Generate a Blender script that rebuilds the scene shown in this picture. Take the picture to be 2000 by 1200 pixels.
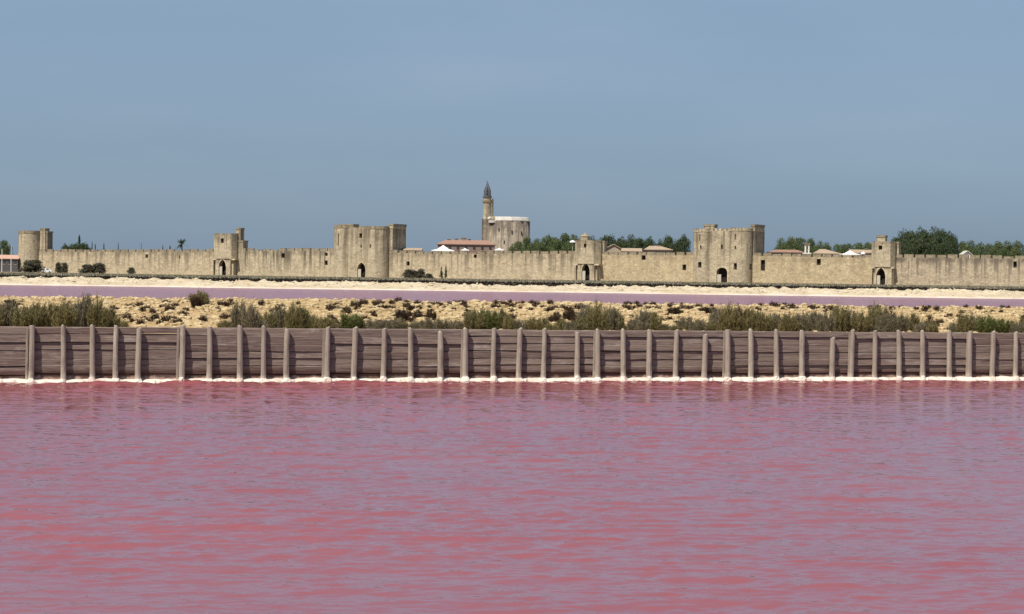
import bpy, math, random
import numpy as np
from mathutils import Vector, Matrix
random.seed(7); rng = np.random.default_rng(7)
S = bpy.context.scene
for o in list(bpy.data.objects): bpy.data.objects.remove(o)
COL = S.collection
rad = math.radians

# ------------------------------------------------------------------ camera
F_PX, W_PX, H_PX = 4278.0, 2000.0, 1200.0
CAM_H = 3.0
HOR_C, HOR_SLOPE = 535.0, 0.0139          # horizon row at the picture's middle, and its tilt
pitch = math.atan((600 - HOR_C) / F_PX); roll = math.atan(HOR_SLOPE)
FWD = np.array([0, math.cos(pitch), -math.sin(pitch)])
R0 = np.array([1.0, 0, 0]); U0 = np.array([0, math.sin(pitch), math.cos(pitch)])
CX = math.cos(roll) * R0 + math.sin(roll) * U0
CY = -math.sin(roll) * R0 + math.cos(roll) * U0
EYE = np.array([0, 0, CAM_H])
cam = bpy.data.cameras.new('camera'); camo = bpy.data.objects.new('camera', cam); COL.objects.link(camo)
cam.sensor_width = 36; cam.sensor_fit = 'HORIZONTAL'; cam.lens = 36 * F_PX / W_PX
cam.clip_start = 0.5; cam.clip_end = 20000
M = Matrix.Identity(4)
for i in range(3):
    M[i][0] = CX[i]; M[i][1] = CY[i]; M[i][2] = -FWD[i]; M[i][3] = EYE[i]
camo.matrix_world = M
S.camera = camo
S.render.resolution_x, S.render.resolution_y = 1024, 614

# ------------------------------------------------------------------ light
SUN_AZ, SUN_EL = 37.0, 57.0               # degrees left of straight-behind-the-camera, elevation
sdir = np.array([-math.sin(rad(SUN_AZ)) * math.cos(rad(SUN_EL)), -math.cos(rad(SUN_AZ)) * math.cos(rad(SUN_EL)), math.sin(rad(SUN_EL))])
sl = bpy.data.lights.new('sun', 'SUN'); so = bpy.data.objects.new('sun', sl); COL.objects.link(so)
sl.energy = 4.0; sl.angle = rad(0.53); sl.color = (1.0, 0.93, 0.82)
so.rotation_euler = Vector(sdir).to_track_quat('Z', 'Y').to_euler(); so.location = (-60, -40, 120)
wd = bpy.data.worlds.new('World'); S.world = wd; wd.use_nodes = True
nt = wd.node_tree; nt.nodes.clear()
sky = nt.nodes.new('ShaderNodeTexSky'); sky.sky_type = 'NISHITA'; sky.sun_disc = False
sky.sun_elevation = rad(SUN_EL); sky.sun_rotation = math.atan2(sdir[0], sdir[1])
sky.air_density = 1.0; sky.dust_density = 1.0; sky.ozone_density = 1.0; sky.altitude = 0
SKY_STRENGTH = 0.07
# thin high veil: a faint, slow variation of the sky's colour
tc = nt.nodes.new('ShaderNodeTexCoord'); mp_ = nt.nodes.new('ShaderNodeMapping'); mp_.inputs['Scale'].default_value = (3, 3, 14)
nz = nt.nodes.new('ShaderNodeTexNoise'); nz.inputs['Scale'].default_value = 2.2; nz.inputs['Detail'].default_value = 5; nz.inputs['Roughness'].default_value = .45
mr = nt.nodes.new('ShaderNodeMapRange'); mr.inputs[1].default_value = .4; mr.inputs[2].default_value = .75; mr.inputs[3].default_value = .0; mr.inputs[4].default_value = .10
hs = nt.nodes.new('ShaderNodeMix'); hs.data_type = 'RGBA'; hs.blend_type = 'MULTIPLY'; hs.inputs[0].default_value = 1.0
hs.inputs[7].default_value = (0.80, 0.93, 1.10, 1)
hz_ = nt.nodes.new('ShaderNodeMix'); hz_.data_type = 'RGBA'; hz_.inputs[0].default_value = .70; hz_.inputs[7].default_value = (2.31, 3.19, 4.45, 1)   # summer haze
sep = nt.nodes.new('ShaderNodeSeparateXYZ'); er = nt.nodes.new('ShaderNodeMapRange'); er.inputs[1].default_value = 0.0; er.inputs[2].default_value = .10; er.interpolation_type = 'SMOOTHSTEP'
gr = nt.nodes.new('ShaderNodeMix'); gr.data_type = 'RGBA'; gr.inputs[6].default_value = (.80, .845, .885, 1); gr.inputs[7].default_value = (1, 1, 1, 1)
gm = nt.nodes.new('ShaderNodeMix'); gm.data_type = 'RGBA'; gm.blend_type = 'MULTIPLY'; gm.inputs[0].default_value = 1.0
veil = nt.nodes.new('ShaderNodeMix'); veil.data_type = 'RGBA'; veil.inputs[7].default_value = (5.0, 5.8, 6.8, 1)
bg = nt.nodes.new('ShaderNodeBackground'); bg.inputs[1].default_value = SKY_STRENGTH
ow = nt.nodes.new('ShaderNodeOutputWorld')
L = nt.links.new
L(tc.outputs['Generated'], mp_.inputs[0]); L(mp_.outputs[0], nz.inputs['Vector']); L(nz.outputs[0], mr.inputs[0])
L(sky.outputs[0], hs.inputs[6]); L(hs.outputs[2], hz_.inputs[6]); L(tc.outputs['Generated'], sep.inputs[0]); L(sep.outputs[2], er.inputs[0]); L(er.outputs[0], gr.inputs[0])
L(hz_.outputs[2], gm.inputs[6]); L(gr.outputs[2], gm.inputs[7]); L(gm.outputs[2], veil.inputs[6]); L(mr.outputs[0], veil.inputs[0])
L(veil.outputs[2], bg.inputs[0]); L(bg.outputs[0], ow.inputs[0])
S.view_settings.view_transform = 'Standard'; S.view_settings.look = 'None'
S.view_settings.gamma = 1; S.view_settings.use_curve_mapping = False
S.view_settings.exposure = 0.55

# ------------------------------------------------------------------ picture -> place
def ray(px, py): return FWD + (px - 1000) / F_PX * CX + (600 - py) / F_PX * CY
def atY(px, py, Y):
    d = ray(px, py); return EYE + d * (Y / d[1])
def onz(px, py, z):
    d = ray(px, py); return EYE + d * ((z - CAM_H) / d[2])

# town wall's plan line: e runs along it to the right, n away from the camera
WA = np.array([-700 / F_PX * 960, 960.0]); WB = np.array([900 / F_PX * 800, 800.0])
E = (WB - WA) / np.linalg.norm(WB - WA); N = np.array([-E[1], E[0]]); VIEW_T = math.asin(-E[1])
def wall_Y(px): d = ray(px, 510); t = ((WA - EYE[:2]) @ N) / (d[:2] @ N); return (EYE + d * t)[1]
def uz(px, py, dep=0.0):
    d = ray(px, py); t = ((WA - EYE[:2] + N * dep) @ N) / (d[:2] @ N)
    p = EYE + d * t; return (p[:2] - WA) @ E, p[2]
def wp(u, z, dep=0.0):
    q = WA + E * u + N * dep; return (q[0], q[1], z)
ZG = 0.7                                   # ground level at the town wall
# the timber fence's plan line
FA = np.array([-940 / F_PX * 56.8, 56.8]); FB = np.array([893 / F_PX * 65.7, 65.7])
FE = (FB - FA) / np.linalg.norm(FB - FA); FN = np.array([-FE[1], FE[0]])
def fuz(px, py, dep=0.0):
    d = ray(px, py); t = ((FA - EYE[:2] + FN * dep) @ FN) / (d[:2] @ FN)
    p = EYE + d * t; return (p[:2] - FA) @ FE, p[2]
def fp(u, z, dep=0.0):
    q = FA + FE * u + FN * dep; return (q[0], q[1], z)

# ------------------------------------------------------------------ mesh helpers
class MB:
    def __init__(s): s.v = []; s.f = []; s.m = []
    def face(s, pts, m=0):
        k = len(s.v); s.v += [tuple(map(float, p)) for p in pts]; s.f.append(tuple(range(k, k + len(pts)))); s.m.append(m)
    def hexa(s, b, t, m=0):                 # two quads (bottom, top), each counter-clockwise
        s.face(b[::-1], m); s.face(t, m); n = len(b)
        for i in range(n): j = (i + 1) % n; s.face([b[i], b[j], t[j], t[i]], m)
    def box(s, x0, x1, y0, y1, z0, z1, m=0):
        q = [(x0, y0), (x1, y0), (x1, y1), (x0, y1)]
        s.hexa([(a, b, z0) for a, b in q], [(a, b, z1) for a, b in q], m)
    def wbox(s, u0, u1, d0, d1, z0, z1, m=0):   # a box in the town wall's frame
        q = [(u0, d0), (u1, d0), (u1, d1), (u0, d1)]
        s.hexa([wp(a, z0, b) for a, b in q], [wp(a, z1, b) for a, b in q], m)
    def wprism(s, plan, z0, z1, m=0, plan2=None):
        s.hexa([wp(a, z0, b) for a, b in plan], [wp(a, z1, b) for a, b in (plan2 or plan)], m)
    def lathe(s, c, prof, n=20, m=0, cap=True):
        rings = [[(c[0] + r * math.cos(2 * math.pi * i / n), c[1] + r * math.sin(2 * math.pi * i / n), z) for i in range(n)] for r, z in prof]
        for a, b in zip(rings, rings[1:]):
            for i in range(n): j = (i + 1) % n; s.face([a[i], a[j], b[j], b[i]], m)
        if cap: s.face(rings[0][::-1], m); s.face(rings[-1], m)
    def tube(s, pts, radii, n=8, m=0):
        pts = [np.array(p, float) for p in pts]; rings = []
        for i, p in enumerate(pts):
            d = pts[min(i + 1, len(pts) - 1)] - pts[max(i - 1, 0)]; d /= np.linalg.norm(d) + 1e-9
            a = np.cross(d, [0, 1, 0.13]); a /= np.linalg.norm(a); b = np.cross(d, a)
            rings.append([p + radii[i] * (math.cos(2 * math.pi * k / n) * a + math.sin(2 * math.pi * k / n) * b) for k in range(n)])
        for a, b in zip(rings, rings[1:]):
            for i in range(n): j = (i + 1) % n; s.face([a[i], a[j], b[j], b[i]], m)
        s.face(rings[0][::-1], m); s.face(rings[-1], m)
    def mesh(s, name, mats):
        me = bpy.data.meshes.new(name); me.from_pydata(s.v, [], s.f)
        for x in (mats if isinstance(mats, (list, tuple)) else [mats]): me.materials.append(x)
        me.polygons.foreach_set('material_index', s.m); me.update(); return me
def weld(me, smooth=True):
    import bmesh
    b = bmesh.new(); b.from_mesh(me); bmesh.ops.remove_doubles(b, verts=b.verts, dist=1e-4)
    bmesh.ops.recalc_face_normals(b, faces=b.faces); b.to_mesh(me); b.free()
    if smooth: me.polygons.foreach_set('use_smooth', [True] * len(me.polygons))
def obj(name, me, parent=None, loc=None):
    o = bpy.data.objects.new(name, me); COL.objects.link(o)
    if parent: o.parent = parent
    if loc is not None: o.location = loc
    return o
def build(name, mb, mats, parent=None, origin=None, w=False):
    origin = None; q = parent                 # parts are modelled in the place, then moved to their thing's base
    while q is not None: origin = np.array(q.location) + (0 if origin is None else origin); q = q.parent
    if origin is not None:
        mb.v = [(a - origin[0], b - origin[1], c - origin[2]) for a, b, c in mb.v]
    me = mb.mesh(name, mats)
    if w: weld(me, w == 2)
    return obj(name, me, parent)
def tag(o, label, cat, group=None):
    o['label'] = label; o['category'] = cat
    if group: o['group'] = group
    return o
def thing(name, label, cat, loc, group=None):
    o = bpy.data.objects.new(name, None); COL.objects.link(o); o.location = loc; o.empty_display_size = .3
    return tag(o, label, cat, group)
def structure(o): o['kind'] = 'structure'; return o
def stuff(o): o['kind'] = 'stuff'; return o
def grid_mesh(name, P, mat, smooth=True):    # P: (rows, cols, 3)
    r, c, _ = P.shape; me = bpy.data.meshes.new(name)
    me.vertices.add(r * c); me.vertices.foreach_set('co', P.reshape(-1).astype(np.float32))
    i = (np.arange(r - 1)[:, None] * c + np.arange(c - 1)[None, :]).reshape(-1)
    q = np.stack([i, i + 1, i + c + 1, i + c], 1).astype(np.int32); n = len(q)
    me.loops.add(n * 4); me.loops.foreach_set('vertex_index', q.reshape(-1))
    me.polygons.add(n); me.polygons.foreach_set('loop_start', np.arange(0, n * 4, 4, dtype=np.int32))
    me.polygons.foreach_set('loop_total', np.full(n, 4, np.int32))
    me.polygons.foreach_set('use_smooth', np.full(n, smooth)); me.materials.append(mat)
    me.update(calc_edges=True); me.validate(); return me
def tri_mesh(name, V, mat):                  # V: (n, 3, 3) loose triangles
    n = len(V); me = bpy.data.meshes.new(name)
    me.vertices.add(n * 3); me.vertices.foreach_set('co', np.asarray(V, np.float32).reshape(-1))
    me.loops.add(n * 3); me.loops.foreach_set('vertex_index', np.arange(n * 3, dtype=np.int32))
    me.polygons.add(n); me.polygons.foreach_set('loop_start', np.arange(0, n * 3, 3, dtype=np.int32))
    me.polygons.foreach_set('loop_total', np.full(n, 3, np.int32)); me.materials.append(mat)
    me.update(calc_edges=True); return me
_perm = rng.random((256, 256))
def vnoise(x, y):                            # value noise, vectorised
    xi = np.floor(x).astype(int); yi = np.floor(y).astype(int); fx = x - xi; fy = y - yi
    fx = fx * fx * (3 - 2 * fx); fy = fy * fy * (3 - 2 * fy); g = lambda a, b: _perm[a % 256, b % 256]
    return (g(xi, yi) * (1 - fx) + g(xi + 1, yi) * fx) * (1 - fy) + (g(xi, yi + 1) * (1 - fx) + g(xi + 1, yi + 1) * fx) * fy
def fbm(x, y, o=4): return sum(vnoise(x * 2 ** k + 17 * k, y * 2 ** k + 5 * k) * .5 ** (k + 1) for k in range(o))

# ------------------------------------------------------------------ materials
class Mat:
    def __init__(s, name, rough=.85, spec=.3):
        s.m = bpy.data.materials.new(name); s.m.use_nodes = True; s.t = s.m.node_tree
        s.b = s.t.nodes['Principled BSDF']; s.b.inputs['Roughness'].default_value = rough
        s.b.inputs['Specular IOR Level'].default_value = spec; s.col = None
        s.geo = s.t.nodes.new('ShaderNodeNewGeometry'); s.tc = s.t.nodes.new('ShaderNodeTexCoord')
    def lk(s, a, b): s.t.links.new(a, b)
    def noise(s, scale=1, stretch=(1, 1, 1), lo=.35, hi=.65, detail=4, rough=.55, src='pos', rotz=0, dist=0):
        mp = s.t.nodes.new('ShaderNodeMapping'); mp.inputs['Scale'].default_value = stretch; mp.inputs['Rotation'].default_value = (0, 0, rotz)
        s.lk(s.geo.outputs['Position'] if src == 'pos' else s.tc.outputs[src], mp.inputs[0])
        n = s.t.nodes.new('ShaderNodeTexNoise'); n.inputs['Scale'].default_value = scale; n.inputs['Detail'].default_value = detail
        n.inputs['Roughness'].default_value = rough; n.inputs['Distortion'].default_value = dist; s.lk(mp.outputs[0], n.inputs['Vector'])
        return s.rng(n.outputs[0], lo, hi)
    def rng(s, v, lo, hi, a=0, b=1):
        r = s.t.nodes.new('ShaderNodeMapRange'); r.inputs[1].default_value = lo; r.inputs[2].default_value = hi
        r.inputs[3].default_value = a; r.inputs[4].default_value = b; s.lk(v, r.inputs[0]); return r.outputs[0]
    def math(s, op, a, b):
        n = s.t.nodes.new('ShaderNodeMath'); n.operation = op
        for i, x in enumerate((a, b)):
            if isinstance(x, (int, float)): n.inputs[i].default_value = x
            else: s.lk(x, n.inputs[i])
        return n.outputs[0]
    def genz(s, which='Generated'):
        x = s.t.nodes.new('ShaderNodeSeparateXYZ'); s.lk(s.tc.outputs[which], x.inputs[0]); return x.outputs[2]
    def posz(s):
        x = s.t.nodes.new('ShaderNodeSeparateXYZ'); s.lk(s.geo.outputs['Position'], x.inputs[0]); return x.outputs[2]
    def rnd(s):
        n = s.t.nodes.new('ShaderNodeObjectInfo'); return n.outputs['Random']
    def mix(s, fac, a, b, mode='MIX'):
        n = s.t.nodes.new('ShaderNodeMix'); n.data_type = 'RGBA'; n.blend_type = mode
        for i, x in ((0, fac), (6, a), (7, b)):
            if isinstance(x, (int, float)): n.inputs[i].default_value = x
            elif isinstance(x, (tuple, list)): n.inputs[i].default_value = (*x, 1)
            else: s.lk(x, n.inputs[i])
        return n.outputs[2]
    def out(s, c):
        if isinstance(c, tuple): s.b.inputs['Base Color'].default_value = (*c, 1)
        else: s.lk(c, s.b.inputs['Base Color'])
        return s
    def bump(s, h, dist=.02, strength=.6, normal=None):
        n = s.t.nodes.new('ShaderNodeBump'); n.inputs['Distance'].default_value = dist; n.inputs['Strength'].default_value = strength
        s.lk(h, n.inputs['Height']); s.lk(n.outputs[0], s.b.inputs['Normal'])
        if normal: s.lk(normal, n.inputs['Normal'])
        return n.outputs[0]

def stone(name, c1, c2, dark, streak=.6, top=.5, blocks=.5):
    m = Mat(name, .92, .15)
    c = m.mix(m.noise(.11, (1, 1, 1.6), .38, .62), c1, c2)
    c = m.mix(m.math('MULTIPLY', m.noise(.38, (1, 1, 1.5), .47, .60, 5, .78), .62), c, dark)               # blotches
    c = m.mix(m.math('MULTIPLY', m.noise(1.5, (1, 1, 2.0), .44, .68, 3, .75), .45), c, tuple(x * .6 for x in dark))   # block-sized mottling
    c = m.mix(m.math('MULTIPLY', m.noise(.8, (1, 1, 1.7), .52, .64, 4, .75), .65), c, tuple(min(1, x * 1.32) for x in c1))
    st = m.noise(.62, (1, 1, .045), .50, .58, 4, .6)
    hz = m.rng(m.genz(), .05, .85)
    c = m.mix(m.math('MULTIPLY', m.math('MULTIPLY', st, hz), streak), c, tuple(x * .46 for x in dark))      # rain streaks from the parapet down
    tp = m.math('MULTIPLY', m.rng(m.genz(), .74, .9), m.noise(.35, (1, 1, .5), .36, .58))
    c = m.mix(m.math('MULTIPLY', tp, top), c, tuple(x * .62 for x in dark))                               # lichen under the parapet
    m.out(c); m.bump(m.noise(1.6, (1, 1, 1.8), .2, .8, 6, .7), .12, blocks); return m.m
MS = {}
MS['wall'] = stone('limestone_curtain', (.52, .435, .30), (.46, .38, .255), (.27, .22, .16), .7, .6)
MS['wall_streaked'] = stone('limestone_streaked', (.52, .44, .305), (.46, .385, .26), (.26, .215, .16), 1.0, .7)
MS['wall_warm'] = stone('limestone_sandy', (.50, .41, .265), (.44, .355, .225), (.29, .23, .155), .25, .3)
MS['wall_grey'] = stone('limestone_greyed', (.47, .39, .275), (.41, .335, .24), (.24, .20, .155), .8, 1.0)
MS['tower'] = stone('limestone_tower', (.49, .415, .29), (.425, .355, .245), (.255, .21, .155), .7, .45)
MS['keep'] = stone('limestone_keep', (.36, .305, .235), (.29, .24, .185), (.18, .148, .118), .8, .8)
MS['parapet'] = stone('limestone_parapet', (.33, .275, .19), (.27, .225, .155), (.17, .14, .105), .4, .2)
MS['gray_stone'] = stone('limestone_weathered', (.27, .225, .165), (.22, .185, .135), (.14, .115, .09), .5, .3)
MS['pale_stone'] = stone('limestone_dressed', (.58, .50, .36), (.52, .44, .32), (.34, .28, .2), .2, .1)
def plain(name, a, b, sc=3., rough=.8, spec=.2, bumpd=0, src='pos', stretch=(1, 1, 1)):
    m = Mat(name, rough, spec); n = m.noise(sc, stretch, .3, .7, 5, .6, src); m.out(m.mix(n, a, b))
    if bumpd: m.bump(n, bumpd)
    return m.m
MS['dark'] = plain('painted_dark_interior', (.022, .016, .013), (.035, .026, .02))  # near-black fill: the shade inside gates, windows and slits put into the colour
MS['passage_light'] = plain('pale_passage_light', (.52, .47, .38), (.42, .37, .3), 2)  # pale tone painted for the light beyond the gate passages
MS['tile'] = plain('clay_roof_tile', (.34, .205, .15), (.26, .16, .12), 1.2, .9, .1, .1)
MS['tile_pale'] = plain('bleached_roof_tile', (.40, .31, .22), (.32, .24, .17), 1.2, .9, .1, .1)
MS['render'] = plain('cream_render', (.46, .385, .28), (.39, .32, .23), .6)
MS['pinkrender'] = plain('pink_render', (.50, .31, .235), (.45, .28, .21), .6)
MS['mauve'] = plain('mauve_render', (.27, .19, .16), (.22, .155, .135), .6)  # dull mauve wall colour of the wide house
MS['dim'] = plain('dark_glazed_front', (.07, .065, .07), (.11, .10, .10), .4)
MS['white'] = plain('white_canvas', (.80, .78, .74), (.74, .72, .68), 1.5)
MS['whitewash'] = plain('whitewash', (.78, .76, .70), (.70, .67, .60), 1.5)
MS['coping'] = plain('pale_coping', (.54, .51, .46), (.44, .41, .365), .5)
MS['iron'] = plain('grey_wrought_iron', (.09, .09, .1), (.13, .13, .14), 2, .6)
MS['glass'] = plain('dark_glass', (.03, .035, .04), (.05, .055, .06), 2, .15, .5)
MS['paint'] = plain('white_car_paint', (.78, .78, .77), (.74, .74, .73), 2, .3, .5)
MS['rubber'] = plain('tyre_rubber', (.02, .02, .02), (.03, .03, .03), 4)
MS['bark'] = plain('bark', (.10, .075, .055), (.16, .125, .095), 4, .95, .1)
MS['salt_dull'] = plain('dull_salt', (.66, .58, .50), (.56, .47, .40), .6, .9, .2, .05)
m = Mat('salt_crust', .9, .2); c = m.mix(m.noise(6, lo=.35, hi=.65), (.74, .68, .59), (.66, .56, .47))
c = m.mix(m.math('MULTIPLY', m.noise(2.3, lo=.5, hi=.66, detail=5), .65), c, (.50, .33, .27)); m.out(c); m.bump(m.noise(16, lo=.2, hi=.8), .03); MS['salt'] = m.m

def leaf(name, a, b, c=None, sc=.5, trans=.25):
    m = Mat(name, .75, .2); x = m.mix(m.noise(sc, lo=.35, hi=.65, detail=2), a, b)
    x = m.mix(m.math('MULTIPLY', m.rnd(), .6), x, c or b); m.out(x)
    tr = m.t.nodes.new('ShaderNodeBsdfTranslucent'); mx = m.t.nodes.new('ShaderNodeMixShader'); mx.inputs[0].default_value = trans
    m.lk(x, tr.inputs[0]); m.lk(m.b.outputs[0], mx.inputs[1]); m.lk(tr.outputs[0], mx.inputs[2])
    m.lk(mx.outputs[0], m.t.nodes['Material Output'].inputs[0]); return m.m
MS['leaf_green'] = leaf('plane_tree_leaves', (.105, .140, .050), (.072, .100, .040), (.115, .135, .055), .25)
MS['leaf_pine'] = leaf('pine_needles', (.066, .092, .040), (.047, .068, .034), (.072, .09, .042), .25)
MS['leaf_dark'] = leaf('dusty_bush_leaves', (.10, .09, .062), (.075, .068, .05), (.09, .09, .055), .6)
MS['leaf_olive'] = leaf('olive_shrub_sprigs', (.24, .205, .088), (.155, .135, .06), (.21, .17, .08), 1.5)
MS['leaf_grey'] = leaf('grey_shrub_sprigs', (.25, .21, .14), (.17, .145, .09), (.20, .17, .105), 1.5)
MS['leaf_fresh'] = leaf('green_shrub_sprigs', (.15, .165, .05), (.10, .115, .038), (.14, .135, .048), 1.5)
MS['dry_dark'] = leaf('dried_samphire', (.065, .038, .022), (.042, .026, .016), (.055, .034, .02), 3, .1)
MS['dry_grass'] = leaf('straw', (.46, .36, .2), (.36, .28, .15), (.42, .34, .2), 2)
MS['dike_grass'] = leaf('dike_grass', (.31, .275, .185), (.24, .215, .15), (.28, .25, .165), .15)
MS['dike_dark'] = leaf('dike_samphire', (.040, .028, .021), (.026, .019, .015), (.032, .023, .018), .3, .1)

# water: pink brine, its colour from the bulk, its sheen from the sky
def water(name, base, base2, rough, b1, b2, ior=1.34, spec=.5, stretch=(.45, 1, 1)):
    m = Mat(name, rough, spec); m.b.inputs['IOR'].default_value = ior
    m.out(m.mix(m.noise(.12, (.6, 1, 1), .35, .65, 2), base, base2))
    n1 = m.bump(m.noise(2.2, stretch, .2, .8, 3, .5), b1, 1.0)
    n2 = m.bump(m.noise(9, stretch, .2, .8, 3, .55), b2, 1.0, n1); return m.m
MS['brine'] = water('pink_brine', (.245, .072, .080), (.225, .066, .076), .05, .018, .006, ior=1.45)
MS['brine_far'] = water('violet_brine', (.285, .094, .10), (.26, .088, .10), .15, .11, .03, spec=.32)

# weathered timber
m = Mat('weathered_plank', .9, .15)
g = m.noise(7, (.16, .16, 2.2), .3, .7, 6, .65)
c = m.mix(g, (.175, .132, .108), (.265, .21, .175))
c = m.mix(m.math('MULTIPLY', m.rnd(), .45), c, (.19, .13, .108))
c = m.mix(m.math('MULTIPLY', m.noise(2.2, (.5, .5, 2.2), .53, .70, 5, .75), .62), c, (.42, .36, .32))       # bleached, salty patches
c = m.mix(m.math('MULTIPLY', m.noise(9, (.22, .22, 3.2), .56, .70, 4, .65), .7), c, (.085, .055, .047))        # cracks
wet = m.math('MULTIPLY', m.rng(m.math('ADD', m.posz(), m.math('MULTIPLY', m.noise(1.1, (1, 1, .5), .2, .8), .10)), .42, .33), .8)
c = m.mix(wet, c, (.075, .034, .030))                                                                        # damp brine stain at the foot
c = m.mix(m.math('MULTIPLY', m.rng(m.math('ADD', m.posz(), m.math('MULTIPLY', m.noise(5, (1, 1, 1), .3, .7), .12)), .22, .15), .75), c, (.46, .34, .28))   # salt bloom
m.out(c); m.bump(g, .012, .8); MS['plank'] = m.m
m = Mat('weathered_post', .92, .12)
g = m.noise(9, (2, 2, .14), .3, .7, 6, .65)
c = m.mix(g, (.27, .225, .18), (.43, .37, .30)); c = m.mix(m.math('MULTIPLY', m.rnd(), .55), c, (.28, .225, .19))
c = m.mix(m.math('MULTIPLY', m.noise(4, (1, 1, .35), .50, .68, 5, .7), .65), c, (.16, .12, .10))
c = m.mix(m.math('MULTIPLY', m.rng(m.math('ADD', m.posz(), m.math('MULTIPLY', m.noise(7, lo=.3, hi=.7), .22)), .38, .14), .7), c, (.62, .54, .45))
m.out(c); m.bump(g, .012, .8); MS['post'] = m.m

# sandy, stony bank and the ground
def earth(name, a, b, c_, sc=.5, b_d=.05, stainy=.5):
    m = Mat(name, .95, .1); c = m.mix(m.noise(sc, lo=.38, hi=.62, detail=5), a, b)
    c = m.mix(m.math('MULTIPLY', m.noise(sc * 5, lo=.5, hi=.7, detail=5), stainy), c, c_)
    m.out(c); m.bump(m.noise(sc * 10, lo=.2, hi=.8, detail=5), b_d, .7); return m.m
MS['bank'] = earth('sandy_bank', (.37, .255, .125), (.44, .315, .165), (.20, .13, .06), .5, .05, .7)
MS['bank_stone'] = earth('bank_rock', (.41, .31, .165), (.53, .42, .25), (.25, .175, .09), 1.6, .02, .6)
MS['far_bank'] = earth('salty_bank', (.47, .39, .265), (.56, .48, .35), (.33, .25, .15), .22, .2, .6)
MS['far_rock'] = earth('salt_crusted_rock', (.48, .395, .27), (.57, .49, .355), (.33, .25, .155), .6, .1, .6)
MS['soil'] = earth('dry_soil', (.30, .24, .16), (.26, .21, .13), (.15, .13, .07), .05, .1)
MS['dike'] = earth('dike_soil', (.16, .14, .095), (.12, .105, .075), (.06, .05, .04), .2, .1)
MS['mud'] = earth('salt_mud', (.33, .22, .17), (.28, .18, .15), (.2, .13, .1), .3, .02)

# ================================================================== THE SETTING
def sheet(name, x0, x1, y0, y1, z, mat):
    b = MB(); b.face([(x0, y0, z), (x1, y0, z), (x1, y1, z), (x0, y1, z)]); return structure(build(name, b, mat))
sheet('ground', -9000, 9000, -300, 16000, -0.6, MS['mud'])
sheet('town_ground', -3000, 3000, 455, 6000, ZG, MS['soil'])

# near pond: real wavelets on a grid that is finer close by
D = 9.0 * np.exp(np.linspace(0, math.log(72 / 9.0), 1250)); C = np.linspace(-1, 1, 430)
Yg = np.repeat(D[:, None], len(C), 1); Xg = C[None, :] * (4 + .28 * D[:, None])
Zg = np.zeros_like(Xg); wr = np.random.default_rng(3)
gust = fbm(Xg * .22 + 40, Yg * .16 + 9, 3); gust = .7 + .6 * np.clip((gust - .3) / .35, 0, 1)
for k in range(80):
    lam = .15 * (2.4 / .15) ** (wr.random() ** 1.2); th = wr.normal(.05, .40 if lam < .5 else .30)
    kx, ky = 2 * math.pi / lam * math.sin(th), 2 * math.pi / lam * math.cos(th)
    amp = lam * .0027 * (1.4 if lam < .4 else 1.05 if lam < 1.0 else .42)
    ph = kx * Xg + ky * Yg + wr.random() * 6.28
    s_ = np.sin(ph); Zg += amp * (s_ + .25 * np.cos(2 * ph)) * gust
fence_d = ((Xg - FA[0]) * FN[0] + (Yg - FA[1]) * FN[1])           # <0 in front of the fence
Zg *= np.clip(2.3 + fence_d / 6.0, 1, 2.3)
Zg = np.where(fence_d > .4, -.08, Zg)
structure(obj('salt_pond', grid_mesh('salt_pond', np.stack([Xg, Yg, Zg], 2), MS['brine'])))
b = MB(); q0 = fp(-70, -.13, .1); q1 = fp(95, -.13, .1); b.face([(-70, -60, -.13), (90, -60, -.13), q1, q0])
structure(build('salt_pond', b, MS['brine']))

# bank behind the fence
LB = 30.0
def bank_z(u, d):
    up = 1.27 + (.585 - .002 * np.clip(u, 0, 40)) * np.clip(d / 25.5, 0, 1) ** .8
    dn = np.clip((d - 27.5) / 8.0, 0, 1)
    return up * (1 - dn) - .5 * dn + (fbm(u * .35 + 3, d * .35, 3) - .44) * .16 * np.clip(d, 0, 1) * (1 - dn)
def bank_full(u, d): return bank_z(u, d) + (fbm(u * 1.9, d * 1.5 + 11, 4) - .47) * .26 * np.clip(d / 2, 0, 1)
bu = np.arange(-34, 66, .16); bd = np.concatenate([np.arange(.07, 29, .16), np.arange(29, 37, .5)])
U_, D_ = np.meshgrid(bu, bd); Zb = bank_full(U_, D_)
P = np.stack([FA[0] + FE[0] * U_ + FN[0] * D_, FA[1] + FE[1] * U_ + FN[1] * D_, Zb], 2)
bank = structure(obj('stony_bank', grid_mesh('stony_bank', P, MS['bank'])))
def bank_at(px, py):                       # first point of the bank surface on a picture ray
    d = ray(px, py); d = d / d[1]
    for Y in np.arange(50, 110, .15):
        p = EYE + d * Y; r = p[:2] - FA; u, dd = r @ FE, r @ FN
        if dd > .15 and p[2] <= bank_full(np.array(u), np.array(dd)) + .01: return u, dd
    return None
def bank_pt(u, d, sink=.03): 
    q = FA + FE * u + FN * d; return (q[0], q[1], float(bank_full(np.array(u), np.array(d))) - sink)

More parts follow.
